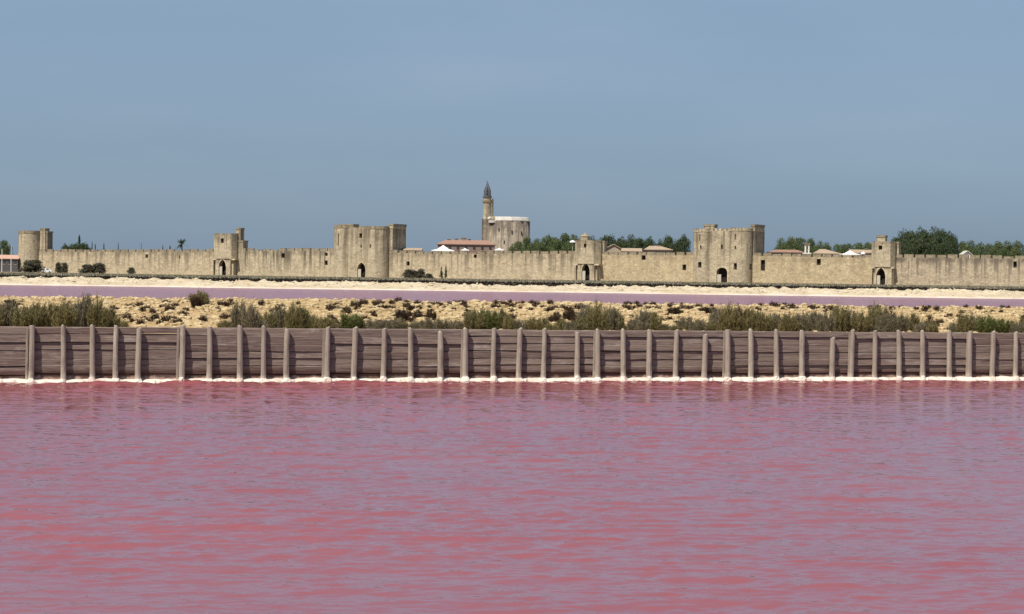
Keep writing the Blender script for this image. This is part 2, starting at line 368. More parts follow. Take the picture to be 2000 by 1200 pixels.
# salt shelf at the fence's foot
cu = np.arange(-40, 72, .035); t = np.linspace(0, 1, 9)
wid = .13 + .30 * fbm(cu * 1.7, cu * 0 + 2, 4) + .30 * (fbm(cu * 6, cu * 0 + 7, 3) - .4)
Uc = np.repeat(cu[None, :], 9, 0); Dc = .03 - t[:, None] * wid[None, :]
Zc = (.075 + .05 * fbm(Uc * 2.3, Uc * 0 + 4, 3)) * np.sqrt(np.clip(1 - t[:, None] ** 2.2, 0, 1)) - .035 * t[:, None] ** 6 + (fbm(Uc * 7, Dc * 9 + 3, 3) - .45) * .035 * (1 - t[:, None] ** 4)
P = np.stack([FA[0] + FE[0] * Uc + FN[0] * Dc, FA[1] + FE[1] * Uc + FN[1] * Dc, Zc], 2)
structure(obj('salt_shelf', grid_mesh('salt_shelf', P, MS['salt'])))

# middle pond and the salty far bank
b = MB(); b.face([fp(-160, 0, 33.5), fp(260, 0, 33.5), (330, 420, 0), (-330, 420, 0)])
structure(build('middle_pond', b, MS['brine_far']))
fx = np.arange(-120, 121, .3); fd = np.concatenate([np.linspace(0, 12, 34), np.linspace(12.8, 90, 14)])
FX, FD = np.meshgrid(fx, fd)
edge = 364 + 9 * (fbm(fx * .05, fx * 0 + 1, 4) - .45)
big = fbm(FX * .16, FD * .10 + 5, 4); lump = fbm(FX * .75 + 9, FD * .5, 3)
hh = np.clip(FD / 7.5, 0, 1) ** .7
FZ = -.10 + .22 * np.clip(FD / 1.2, 0, 1) + 1.0 * hh * (.58 + .74 * big) + 1.15 * (lump - .45) * hh
FZ = np.where(FD > 12, np.minimum(FZ, 1.0 - .02 * (FD - 12)), FZ)
structure(obj('salty_bank', grid_mesh('salty_bank', np.stack([FX, edge[None, :] + FD, FZ], 2), MS['far_bank'])))
# pale salt rim along its waterline
rt = np.linspace(0, 1, 5); rw = 1.1 + 9 * np.clip(fbm(fx * .16 + 4, fx * 0 + 3, 4) - .42, 0, 1)
RX = np.repeat(fx[None, :], 5, 0); RY = edge[None, :] + 1.0 - rt[:, None] * rw[None, :]
RZ = (.04 + .26 * fbm(RX * .5, RY * .4, 3)) * np.sqrt(1 - rt[:, None] ** 2) - .03 * rt[:, None] ** 5
structure(obj('salt_rim', grid_mesh('salt_rim', np.stack([RX, RY, RZ], 2), MS['salt_dull'])))
far_bank = bpy.data.objects['salty_bank']

RK = []                                      # crust slabs and boulders heaped on the far bank, too many and too small to part
for i in range(1500):
    k = rng.integers(0, len(fx)); dd_ = rng.uniform(1.0, 11.5); r_ = .08 + .24 * rng.random() ** 2.2
    zc_ = np.interp(dd_, fd, FZ[:, k]); a_ = rng.random() * 6.28
    ax = np.array([[1, 0, 0], [-1, 0, 0], [0, 1, 0], [0, -1, 0], [0, 0, .8], [0, 0, -.8]]) * r_ * rng.uniform(.6, 1.3, (6, 1)) * np.array([1.5, 1, 1])
    ca, sa = math.cos(a_), math.sin(a_); ax[:, :2] = ax[:, :2] @ np.array([[ca, sa], [-sa, ca]]); ax += np.array([fx[k], edge[k] + dd_, zc_ + r_ * .15])
    for f in ((0, 2, 4), (2, 1, 4), (1, 3, 4), (3, 0, 4), (2, 0, 5), (1, 2, 5), (3, 1, 5), (0, 3, 5)): RK.append(ax[list(f)])
stuff(obj('crust_boulders', tri_mesh('crust_boulders', np.array(RK), MS['far_rock']), far_bank))
# grassy dike before the town wall
dx = np.arange(-150, 151, .6); dv = np.linspace(0, 1, 16)
DX, DV = np.meshgrid(dx, dv)
DY = 426 + 48 * DV ** 1.7; DZ = -.1 + 1.15 * np.clip((DY - 426) / 5, 0, 1) ** .6 + .35 * np.clip((DY - 431) / 12, 0, 1) + .2 * (fbm(DX * .12, DV * 3, 3) - .45)
structure(obj('dike', grid_mesh('dike', np.stack([DX, DY, DZ], 2), MS['dike'])))
def blades(n, cx, cy, cz, h, w, lean, rg, hv=.5):
    a = rg.random(n) * 6.283; hh_ = h * (1 - hv + hv * 2 * rg.random(n)) ; ln = lean * hh_ * rg.random(n); la = rg.random(n) * 6.283
    bx = np.stack([cx, cy, cz], 1); wv = np.stack([np.cos(a) * w, np.sin(a) * w, 0 * a], 1) * .5
    tip = bx + np.stack([np.cos(la) * ln, np.sin(la) * ln, hh_], 1)
    return np.stack([bx - wv, bx + wv, tip], 1)
def dike_z(x, y): 
    return -.1 + 1.15 * np.clip((y - 426) / 5, 0, 1) ** .6 + .35 * np.clip((y - 431) / 12, 0, 1)
n = 42000; x = rng.uniform(-140, 140, n); y = rng.uniform(433.5, 468, n)
o = stuff(obj('dike_grass', tri_mesh('dike_grass', blades(n, x, y, dike_z(x, y) - .1, .48, .40, .9, rng, .35), MS['dike_grass'])))
tag(o, 'grey-green grass along the top of the dike before the town wall', 'grass')
n = 15000; x = rng.uniform(-140, 140, n); y = rng.uniform(426.6, 433, n)
o = stuff(obj('dike_samphire', tri_mesh('dike_samphire', blades(n, x, y, dike_z(x, y) - .05, .36 * (.6 + .8 * fbm(x * .2, y * .1, 3)), .8, .7, rng), MS['dike_dark'])))
tag(o, 'dark brown samphire growing on the dike slope facing the salty bank', 'ground cover')

# ================================================================== TIMBER FENCE
fence = thing('timber_fence', 'weathered grey plank fence braced by round wooden posts along the pink pond', 'fence', fp(0, 0, 0))
FO = fence.location
joints_px = [63, 357, 641, 911, 1169, 1422, 1666, 1896]
ju = [fuz(p, 690)[0] for p in joints_px]; st = (ju[-1] - ju[0]) / 7
ju = [ju[0] - 2 * st, ju[0] - st] + ju + [ju[-1] + st, ju[-1] + 2 * st]
def ftop(u): return 1.455 - .0011 * u
def fence_piece(name, mb, mat, w=False): return build(name, mb, mat, fence, FO, w)
for a, bb in zip(ju, ju[1:]):
    nrow = 7; zs = np.linspace(.02, 1, nrow + 1); zs[1:-1] += np.array([random.uniform(-.022, .022) for _ in range(nrow - 1)])
    for r in range(nrow):
        mb = MB(); z0a, z1a = zs[r] * ftop(a), zs[r + 1] * ftop(a); k = random.uniform(-.008, .008)
        off = random.uniform(-.022, .014) + (.03 if r == 0 else 0); thick = .055
        u0, u1 = a + .006, bb - .006; segs = 6; prev = None
        gap = .004 + random.random() ** 2 * .009
        tilt = random.uniform(-.010, .014)
        for s_ in range(segs + 1):
            f = s_ / segs; u = u0 + (u1 - u0) * f; w_ = .006 * math.sin(f * 6 + r * 2 + a)
            dz = k * (f - .5) * 2 + .004 * math.sin(f * 9 + a)
            zt_ = z1a - gap * .4 + dz; cf = .016
            ring = [(u, off + w_ - tilt, z0a + gap + dz), (u, off + w_ + tilt, zt_ - cf), (u, off + w_ + tilt + cf * 1.1, zt_), (u, off + w_ + thick, z1a - gap * .4 + dz), (u, off + w_ + thick, z0a + gap + dz)]
            ring = [fp(p[0], p[2], p[1]) for p in ring]
            if prev:
                for i in range(5): j = (i + 1) % 5; mb.face([prev[i], ring[i], ring[j], prev[j]])
            else: mb.face(ring)
            prev = ring
        mb.face(prev[::-1]); fence_piece('board', mb, MS['plank'], 1)
posts = [(63, 637), (125, 637), (182, 637), (228, 637), (272, 642), (357, 637), (410, 639), (470, 638), (517, 639), (562, 645), (641, 640), (694, 641), (751, 643), (803, 642), (862, 650), (911, 643), (966, 642), (1016, 643), (1064, 643), (1129, 650), (1169, 645), (1219, 645), (1270, 645), (1322, 646), (1378, 655), (1422, 645), (1468, 645), (1518, 646), (1568, 647), (1627, 661), (1666, 646), (1710, 647), (1757, 647), (1804, 648), (1856, 648), (1896, 648), (1941, 649), (1985, 650)]
pu = [fuz(p, q, -.12) for p, q in posts]
for jx in (ju[0], ju[1], ju[-2], ju[-1]): pu += [(jx + i * st / 5.2 * (1 if jx < 20 else 1) + (.18), 1.46) for i in range(5)]
pu = [p for j_, p in enumerate(pu) if j_ < len(posts) or p[0] < ju[2] - .75 or p[0] > pu[len(posts) - 1][0] + .5]
for i, (u, z) in enumerate(pu):
    mb = MB(); n = 10; R_ = random.uniform(.066, .080); foot = -.115 - random.random() * .05; topd = -R_ - .010
    lean = random.uniform(-.035, -.012); pts = []; rr = []
    for s_ in range(8):
        f = s_ / 7; zz = -.25 + (z + .25) * f; bow = .012 * math.sin(f * 3.1 + i)
        pts.append(fp(u + lean * (1 - f) + bow, zz, foot + (topd - foot) * f ** 1.25)); rr.append(R_ * (1.10 - .12 * f) * (1 + .04 * math.sin(i * 3 + s_ * 2)))
    pts.append(fp(u + .002, z + .012, topd)); rr.append(R_ * .80)
    mb.tube(pts, rr, n); fence_piece('post', mb, MS['post'], 2 if False else 1)
for jx in ju:                                # the batten that covers each board joint
    mb = MB(); z = ftop(jx) + .004; u = jx - .135
    q = [(u - .028, -.085), (u + .028, -.085), (u + .028, -.022), (u - .028, -.022)]
    mb.hexa([fp(a - .02, -.2, c_ - .0) for a, c_ in q], [fp(a, z, c_) for a, c_ in q]); fence_piece('batten', mb, MS['post'])
mbs = MB()                                   # salt collars round the posts' feet
for i, (u, z) in enumerate(pu):
    c_ = fp(u - .03, 0, -.19); r_ = random.uniform(.10, .16); hgt = random.uniform(.09, .16)
    rings = []
    for rr_, zz in ((1, -.06), (.92, .03), (.72, hgt * .65), (.5, hgt)):
        rings.append([(c_[0] + r_ * rr_ * math.cos(k * .628) * random.uniform(.85, 1.15), c_[1] + r_ * rr_ * math.sin(k * .628) * random.uniform(.85, 1.15), zz + random.uniform(-.01, .01)) for k in range(10)])
    for a, bb in zip(rings, rings[1:]):
        for k in range(10): j = (k + 1) % 10; mbs.face([a[k], a[j], bb[j], bb[k]])
    mbs.face(rings[-1])
stuff(build('salt_collar', mbs, MS['salt'], fence, FO))

# ================================================================== TOWN WALL AND GATES
def flat(dep): return lambda u, z, d=0: wp(u, z, dep + d)
def cyl(uc, dc, r): 
    return lambda u, z, d=0: wp(uc + (r - d) * math.sin(u / r), z, dc - (r - d) * math.cos(u / r))
def arch_h(kind, f):                          # height of the arch above its springing, 0..1
    s_ = 1 - abs(2 * f - 1)
    if kind == 'arch': return math.sqrt(max(0, 4 - (2 - s_) ** 2)) / math.sqrt(3)
    if kind == 'seg': return math.sqrt(max(0, 1 - (1 - s_) ** 2))
    return 1.0
def facade(mb, mp, u0, u1, z0, z1, ops, du=1.5):
    us = {u0, u1}; zs = {z0, z1}
    for uc, w, zb, zt, kind in ops:
        k = 12 if kind != 'rect' else 1
        for i in range(k + 1): us.add(uc - w / 2 + w * i / k)
        zs |= {zb, zt}
    nu = max(1, int((u1 - u0) / du))
    for i in range(nu): us.add(u0 + (u1 - u0) * i / nu)
    us = sorted(x for x in us if u0 - 1e-6 <= x <= u1 + 1e-6); zs = sorted(x for x in zs if z0 - 1e-6 <= x <= z1 + 1e-6)
    for a, b_ in zip(us, us[1:]):
        if b_ - a < 1e-5: continue
        for c_, d_ in zip(zs, zs[1:]):
            cu_, cz_ = (a + b_) / 2, (c_ + d_) / 2
            hit = [op for op in ops if abs(cu_ - op[0]) < op[1] / 2 and op[2] < cz_ < op[3]]
            if not hit: mb.face([mp(a, c_), mp(b_, c_), mp(b_, d_), mp(a, d_)])
    for uc, w, zb, zt, kind in ops:
        if kind == 'rect': continue
        sp = zb + (zt - zb) * (.52 if kind == 'arch' else .72)
        for i in range(12):
            a, b_ = uc - w / 2 + w * i / 12, uc - w / 2 + w * (i + 1) / 12
            mb.face([mp(a, sp + (zt - sp) * arch_h(kind, i / 12)), mp(b_, sp + (zt - sp) * arch_h(kind, (i + 1) / 12)), mp(b_, zt), mp(a, zt)])
def recess(name, mp, op, parent, org, depth=.9, surround=False, light_panel=False, back='dark'):
    uc, w, zb, zt, kind = op; mb = MB()
    sp = zb + (zt - zb) * {'arch': .52, 'seg': .72, 'rect': 1}[kind]
    if kind == 'rect': cur = [(uc - w / 2, zb), (uc - w / 2, zt), (uc + w / 2, zt), (uc + w / 2, zb)]
    else: cur = [(uc - w / 2, zb)] + [(uc - w / 2 + w * i / 12, sp + (zt - sp) * arch_h(kind, i / 12)) for i in range(13)] + [(uc + w / 2, zb)]
    for p, q in zip(cur, cur[1:] + cur[:1]): mb.face([mp(*p, 0), mp(*q, 0), mp(*q, depth), mp(*p, depth)], 0)
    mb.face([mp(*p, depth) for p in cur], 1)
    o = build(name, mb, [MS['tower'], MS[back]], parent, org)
    if surround:
        ms = MB(); k = .45; cc = []
        for p in cur[:] if kind != 'rect' else cur:
            du_, dz_ = p[0] - uc, p[1] - sp
            cc.append((p[0] + k * (1 if du_ > 0 else -1) * (1 if dz_ <= 0 else abs(du_) / (w / 2) * .8 + .05), p[1] + (k * .9 if dz_ > 0 else 0)))
        for i in range(len(cur) - 1):
            a, b_, c_, d_ = cur[i], cur[i + 1], cc[i + 1], cc[i]
            ms.hexa([mp(*a, .1), mp(*b_, .1), mp(*c_, .1), mp(*d_, .1)], [mp(*a, -.12), mp(*b_, -.12), mp(*c_, -.12), mp(*d_, -.12)])
        build('arch_surround', ms, MS['pale_stone'], o, (0, 0, 0))
    if light_panel:
        ml = MB(); u0, u1 = uc - w / 2 + .12, uc - w / 2 + w * .40; z1_ = zb + (zt - zb) * .55
        pts = [(u0, zb + .05), (u1, zb + .05), (u1, z1_), (u0, z1_ * 1.0)]
        ml.hexa([mp(*p, .42) for p in pts], [mp(*p, .30) for p in pts]); build('passage_light_panel', ml, MS['passage_light'], o, (0, 0, 0))  # added pale panel, stands in for light seen through the passage
    return o
def merlons(parent, org, u0, u1, ztop, dep, thick=.6, h=1.1, mw=3.9, gw=.55, mat='parapet', jig=.14):
    L_ = u1 - u0; n = max(1, round((L_ + gw) / (mw + gw))); w = (L_ - gw * (n - 1)) / n
    for i in range(n):
        a = u0 + i * (w + gw); zt = (ztop(a + w / 2) if callable(ztop) else ztop) + random.uniform(-jig, jig) - (random.random() < .14) * random.uniform(.2, .5)
        zb = (ztop(a + w / 2) if callable(ztop) else ztop) - h
        mb = MB(); q = [(a + random.uniform(0, .3), dep), (a + w - random.uniform(0, .3), dep), (a + w, dep + thick), (a, dep + thick)]
        mb.wprism(q, zb, zt); build('merlon', mb, MS[mat], parent, org)

def curtain(px0, px1, tops, wins, label, mat='wall'):
    u0 = uz(px0, 510)[0]; u1 = uz(px1, 510)[0]; org = wp((u0 + u1) / 2, ZG)
    tu = [uz(p, q) for p, q in tops]; ztop = lambda u: float(np.interp(u, [a for a, _ in tu], [b_ for _, b_ in tu]))
    t = thing('curtain_wall', label, 'wall', org, 'stretches of the town wall')
    H = 1.15; mb = MB(); nseg = max(2, int((u1 - u0) / 6))
    ops = []
    for p0, p1, q0, q1 in wins:
        a, zt = uz(p0, q0); b_, zb = uz(p1, q1); ops.append(((a + b_) / 2, b_ - a, zb, zt, 'rect'))
    zlow = min(ztop(u0), ztop(u1), min(b_ for _, b_ in tu)) - H
    mp = flat(0); facade(mb, mp, u0, u1, ZG - .5, zlow, ops, 5)
    for i in range(nseg):                     # the part of the face that follows the top line
        a, b_ = u0 + (u1 - u0) * i / nseg, u0 + (u1 - u0) * (i + 1) / nseg
        za, zb = max(ztop(a) - H, zlow + .02), max(ztop(b_) - H, zlow + .02)
        mb.face([mp(a, zlow), mp(b_, zlow), mp(b_, zb), mp(a, za)])
        mb.face([mp(a, za), mp(b_, zb), mp(b_, zb, 2.6), mp(a, za, 2.6)])
    mb.face([mp(u0, ZG, 2.6), mp(u0, zlow, 2.6), mp(u1, zlow, 2.6), mp(u1, ZG, 2.6)])
    for uu in (u0, u1): mb.face([mp(uu, ZG), mp(uu, zlow), mp(uu, zlow, 2.6), mp(uu, ZG, 2.6)])
    build('wall_face', mb, MS[mat], t, org)
    for op in ops: recess('window', mp, op, t, org, 1.0)
    merlons(t, org, u0 + .05, u1 - .05, ztop, .02, .6, H, 3.6, .45)
    return t
curtain(76, 417, [(76, 487), (250, 487.5), (417, 487)], [(284, 289, 497, 504), (350, 352, 499, 506)], 'town wall between the round corner tower and the first postern, bushes at its foot')
curtain(466, 655, [(466, 485.5), (560, 485), (655, 485.5)], [(549, 556, 495, 504), (634, 640, 494, 500), (634, 640, 509, 518)], 'streaked town wall between the corbelled postern and the twin-drum gate', 'wall_streaked')
curtain(762, 1125, [(762, 488), (785, 489.5), (820, 491), (920, 491.5), (1000, 489.5), (1060, 491), (1125, 490)], [(794, 800, 511, 519), (925, 931, 497, 504)], 'long town wall below the round keep and the green trees')
curtain(1172, 1356, [(1172, 492), (1250, 493), (1356, 493)], [(1253, 1261, 499, 508), (1333, 1340, 517, 528), (1217, 1219, 493.5, 497)], 'town wall with tiled roofs peeping over, between gable-topped postern and crenellated gate', 'wall_warm')
curtain(1470, 1704, [(1470, 494), (1560, 496), (1650, 497.5), (1704, 498)], [(1486, 1494, 508, 529), (1595, 1603, 506, 518)], 'town wall below the white bell turret and the low white awning', 'wall_warm')
curtain(1744, 2160, [(1744, 497), (1880, 498), (2000, 499.5), (2160, 502)], [(1979, 1986, 511, 523)], 'grey-topped town wall below the big dark pine clump', 'wall_grey')

def drum_rect(px, w_, y0, y1, uc, pxc, rpx, r):   # a window of a drum tower, from picture to (arc, z)
    phi = math.asin(max(-.98, min(.98, (px - pxc) / rpx))); th = phi + VIEW_T
    z1 = uz(px, y0, -r * .6)[1]; z0 = uz(px, y1, -r * .6)[1]
    return (th * r, w_, z0, z1, 'rect')
def drum(t, org, pxl, pxr, ytop, wins, base_flare=.25, merl=0, mat='tower', name='drum_tower', cap_dark=True):
    pxc = (pxl + pxr) / 2; uc, _ = uz(pxc, 510); ua = atY(pxl, 510, wp(uc, 0)[1])[0]; ub = atY(pxr, 510, wp(uc, 0)[1])[0]; r = (ub - ua) / 2
    zt = uz(pxc, ytop)[1]; mp = cyl(uc, 0, r); ops = [drum_rect(p, w_, a, b_, uc, pxc, (pxr - pxl) / 2, r) for p, w_, a, b_ in wins]
    mb = MB(); facade(mb, mp, -math.pi * r * .62, math.pi * r * .62, ZG - .5, zt - 1.2, ops, .45)
    n = 28; mb.face([mp(-math.pi * r * .62 + 2 * math.pi * r * .62 * i / n, zt - 1.2) for i in range(n + 1)])
    d = build(name, mb, MS[mat], t, org, 2)
    for op in ops: recess('window', mp, op, d, (0, 0, 0), .8)
    pm = MB(); k = merl or 9                   # parapet ring, notched
    tot = math.pi * r * 1.24; a0 = -tot / 2
    for i in range(k):
        a, b_ = a0 + tot * i / k, a0 + tot * (i + (.86 if merl else .93)) / k; st_ = 3
        for s_ in range(st_):
            p, q = a + (b_ - a) * s_ / st_, a + (b_ - a) * (s_ + 1) / st_; zz = zt + (random.uniform(-.15, .1) if merl else 0)
            pm.hexa([mp(p, zt - 1.2, -.12), mp(q, zt - 1.2, -.12), mp(q, zt - 1.2, .5), mp(p, zt - 1.2, .5)], [mp(p, zz, -.12), mp(q, zz, -.12), mp(q, zz, .5), mp(p, zz, .5)])
    build('parapet', pm, MS['parapet'] if cap_dark else MS['tower'], d, (0, 0, 0))
    return uc, r, zt
def turret(t, org, px0, px1, ytop, dep0, dep1, zb, mat='tower', name='turret', cap=True):
    u0 = uz(px0, 450, dep0)[0]; u1 = uz(px1, 450, dep0)[0]; zt = uz((px0 + px1) / 2, ytop, dep0)[1]
    mb = MB(); mb.wbox(u0, u1, dep0, dep1, zb, zt - .7); o = build(name, mb, MS[mat], t, org)
    if cap:
        mb = MB(); mb.wbox(u0 - .15, u1 + .15, dep0 - .15, dep1 + .15, zt - .7, zt); build('parapet', mb, MS['parapet'], o, (0, 0, 0))
    return u0, u1, zt
def gatehouse(label, L_, R_, mid, gate, body, base_y, tur, wl, wr_, wm, merl, kind):
    pc = (L_[0] + R_[1]) / 2; u_c = uz(pc, 510)[0]; org = wp(u_c, ZG)
    t = thing('gatehouse', label, 'gatehouse', org)
    ul, rl, zl = drum(t, org, *L_, wl, merl=merl, cap_dark=not merl); ur, rr_, zr = drum(t, org, *R_, wr_, merl=merl, cap_dark=not merl)
    dep = -min(rl, rr_) * .62; mp = flat(dep)
    zm = uz((mid[0] + mid[1]) / 2, mid[2], dep)[1]; g0, _ = uz(gate[0], 540, dep); g1, _ = uz(gate[1], 540, dep); gz = uz((gate[0] + gate[1]) / 2, gate[2], dep)[1]
    ops = [((g0 + g1) / 2, g1 - g0, ZG, gz, kind)]
    for p, w_, a, b_ in wm:
        q, z1 = uz(p, a, dep); _, z0 = uz(p, b_, dep); ops.append((q, w_, z0, z1, 'rect'))
    mb = MB(); facade(mb, mp, ul, ur, ZG - .5, zm - 1, ops, 2); mb.face([mp(ul, zm - 1), mp(ur, zm - 1), mp(ur, zm - 1, 5), mp(ul, zm - 1, 5)])
    c_ = build('gate_front', mb, MS['tower'], t, org)
    recess('gateway', mp, ops[0], t, org, 2.2, True, True)
    for op in ops[1:]: recess('window', mp, op, t, org, .8)
    merlons(t, org, ul + rl * .75, ur - rr_ * .7, zm, dep, .5, 1.0, 1.2 if merl else 4, .5, 'tower' if merl else 'parapet')
    # block behind the drums
    b0 = ul - rl * .55; b1 = uz(body[0], 500, .6)[0]; zb_ = uz(body[0], body[1], .6)[1]
    mb = MB(); mb.wbox(b0, b1, .6, body[2], ZG - .5, zb_ - .9); build('rear_block', mb, MS['tower'], t, org)
    merlons(t, org, b0, b1, zb_, .6, .5, .9, 2.2, .5)
    for a in tur: turret(t, org, *a, zb_ - 1.0)
    return t
gatehouse('smooth-topped twin-drum gatehouse beside the tall-parapet turret, pointed arch between plain drums', (652, 693, 440.5), (715.5, 761, 442.5), (693, 715, 442), (697.5, 714, 513), (766.5, 442, 12), 540,
          [(662, 690, 438, -2.2, 2.2), (759, 768, 437.5, .45, 11.6)],
          [(661.5, .5, 456, 482)], [(724, .8, 478, 485)], [(704.5, 1.3, 456, 465), (705.5, .6, 478.5, 484)], 0, 'arch')
gatehouse('large crenellated twin-drum gatehouse with square windows and a round-headed gate', (1354, 1396, 447.5), (1424, 1470, 445.5), (1396, 1424, 446), (1399.5, 1420.5, 523), (1473, 447, 12), 551,
          [(1375, 1395, 438.5, -.4, 3), (1466, 1474, 438.5, .4, 11.6)],
          [(1366.5, .6, 479.5, 486.5), (1365, 1.5, 512, 523), (1364.5, .4, 459, 471)], [(1434, .7, 481, 487), (1434, 1.5, 514.5, 527), (1464, .6, 481, 487), (1465, 1.6, 516, 527), (1433.5, .5, 457, 468)], [(1410, .7, 478, 487)], 13, 'seg')

def postern(label, main, front, ytop, tur, corb_y, lower, gate, gy, win, step=None, gable=None, merl=False):
    dep = -3.6; org = wp(uz((main[0] + main[1]) / 2, 520, 0)[0], ZG); t = thing('postern_tower', label, 'tower', org)
    U = lambda p, d=dep: uz(p, 500, d)[0]
    zt = uz(front[0], ytop, dep)[1]; zc = uz(front[0], corb_y, dep)[1]
    plan = [(U(front[0]), dep), (U(front[1]), dep), (U(main[1], -1.2), -1.2), (U(main[1], -1.2), 2.4), (U(main[0], -1.8), 2.4), (U(main[0], -1.8), -1.8)]
    # upper storeys
    mp = flat(dep); mb = MB(); ops = []
    for p0, p1, q0, q1 in win:
        a, z1 = uz(p0, q0, dep); b_, z0 = uz(p1, q1, dep); ops.append(((a + b_) / 2, b_ - a, z0, z1, 'rect'))
    facade(mb, mp, plan[0][0], plan[1][0], zc, zt - 1, ops, 2)
    for p, q in zip(plan[1:], plan[2:] + plan[:1]): mb.face([wp(p[0], zc, p[1]), wp(q[0], zc, q[1]), wp(q[0], zt - 1, q[1]), wp(p[0], zt - 1, p[1])])
    mb.face([wp(a, zt - 1, b_) for a, b_ in plan]); mb.face([wp(a, zc, b_) for a, b_ in plan][::-1])
    build('upper_wall', mb, MS['tower'], t, org)
    for op in ops: recess('window', mp, op, t, org, .8)
    # gate storey, narrower, under the corbels
    d2 = dep + .35; mp2 = flat(d2); l0, l1 = U(lower[0], d2), U(lower[1], d2); g0, g1 = U(gate[0], d2), U(gate[1], d2); gz = uz((gate[0] + gate[1]) / 2, gy, d2)[1]
    mb = MB(); gop = ((g0 + g1) / 2, g1 - g0, ZG, gz, 'arch'); facade(mb, mp2, l0, l1, ZG - .5, zc, [gop], 2)
    mb.face([wp(l0, ZG, d2), wp(l0, zc, d2), wp(l0, zc, 2), wp(l0, ZG, 2)]); mb.face([wp(l1, ZG, d2), wp(l1, ZG, 2), wp(l1, zc, 2), wp(l1, zc, d2)])
    build('gate_storey', mb, MS['tower'], t, org); recess('gateway', mp2, gop, t, org, 2.4, True, True)
    # corbels and the buttresses below them
    for a, b_ in ((U(main[0], -2.2), l0), (l1, U(main[1], -2.2) - .2)):
        if b_ - a < .2: continue
        mb = MB(); q = [(a, -3.0), (b_, -3.0), (b_, 0), (a, 0)]; q2 = [(a - .15, -3.35), (b_ + .15, -3.35), (b_ + .15, 0), (a - .15, 0)]
        mb.wprism(q2, zc - .55, zc - .02); build('corbel', mb, MS['pale_stone'], t, org)
        out = a if a < l0 - .01 else b_; inn = l0 if a < l0 - .01 else l1
        mb = MB(); w_ = (inn - out) * .35
        q = sorted([inn, out + w_ * 1.6]); mb.wbox(q[0], q[1], -2.3, 0, ZG - .5, zc - .57); build('buttress', mb, MS['tower'], t, org)
    # parapet
    mb = MB(); c0 = (sum(p[0] for p in plan) / 6, sum(p[1] for p in plan) / 6)
    for p, q in zip(plan, plan[1:] + plan[:1]):
        L_ = math.hypot(q[0] - p[0], q[1] - p[1]); k = max(1, int(L_ / 2.6))
        for i in range(k):
            f0, f1 = i / k + .02, (i + .9) / k + .02
            a = (p[0] + (q[0] - p[0]) * f0, p[1] + (q[1] - p[1]) * f0); b_ = (p[0] + (q[0] - p[0]) * f1, p[1] + (q[1] - p[1]) * f1)
            inn = lambda s_: (s_[0] + (c0[0] - s_[0]) * .12, s_[1] + (c0[1] - s_[1]) * .12)
            pm = MB(); pm.wprism([a, b_, inn(b_), inn(a)], zt - 1, zt + random.uniform(-.1, .1)); build('merlon', pm, MS['parapet'], t, org)
    for a in tur: turret(t, org, *a, zt - 1.2 if a[3] < -1 else ZG)
    if gable:
        p0, p1, y0, y1 = gable; d3 = dep + .5; a, b_ = U(p0, d3), U(p1, d3); z0 = uz(p0, y0, d3)[1]; z1 = uz(p0, y1, d3)[1]; zz = zt - 1.0
        mb = MB(); mb.wbox(a, b_, d3, d3 + 2.2, zz, z0); o_ = build('bartizan', mb, MS['tower'], t, org)
        mb = MB(); m_ = (a + b_) / 2
        A_, B_, C_ = wp(a - .2, z0, d3 - .2), wp(b_ + .2, z0, d3 - .2), wp(m_, z1, d3 + 1.1)
        D__, E__ = wp(b_ + .2, z0, d3 + 2.4), wp(a - .2, z0, d3 + 2.4)
        for tri in ([A_, B_, C_], [B_, D__, C_], [D__, E__, C_], [E__, A_, C_]): mb.face(tri)
        build('roof', mb, MS['parapet'], o_, (0, 0, 0))
        recess('window', flat(d3 - .02), ((a + b_) / 2 - .3, .6, z0 - 1.7, z0 - .6, 'rect'), o_, (0, 0, 0), .05)
    return t
postern('tall flat-topped postern tower with a slim stair turret at its right rear', (417.5, 462), (423, 452), 456, [(461, 470, 445.5, .2, 3.0), (466, 475, 470, -.2, 3.6)], 505.5, (421, 450), (427.5, 442), 507, [(431, 437, 466, 475)])
postern('low postern tower with a small pointed bartizan roof, below the round-crowned trees', (1123, 1173), (1128, 1160), 469.5, [(1173.5, 1181, 470.5, .3, 3.2)], 515.5, (1129, 1161), (1136.5, 1152.5), 514, [(1140, 1145, 476, 484)], gable=(1133, 1147, 462, 454.5))
postern('postern tower with a square flat-topped lookout turret, beside the dark pine clump', (1702, 1748), (1708, 1739), 472, [(1712.5, 1729, 460, -3.0, -.4), (1749, 1756, 472.5, .3, 3.0)], 521.5, (1709, 1742), (1712, 1730), 523, [(1716, 1723, 480, 488)])

# round corner tower
t = thing('corner_tower', 'round corner tower with a slim stair turret and a round bush at its foot', 'tower', wp(uz(58, 510)[0], ZG)); org = tuple(t.location)
drum(t, org, 36, 80, 451, [(54.5, .7, 452.5, 457), (70, .4, 470, 474)], name='drum_tower')
turret(t, org, 78, 88, 446, .4, 3.4, ZG); turret(t, org, 86, 93, 452, .8, 4.5, ZG, 'gray_stone')

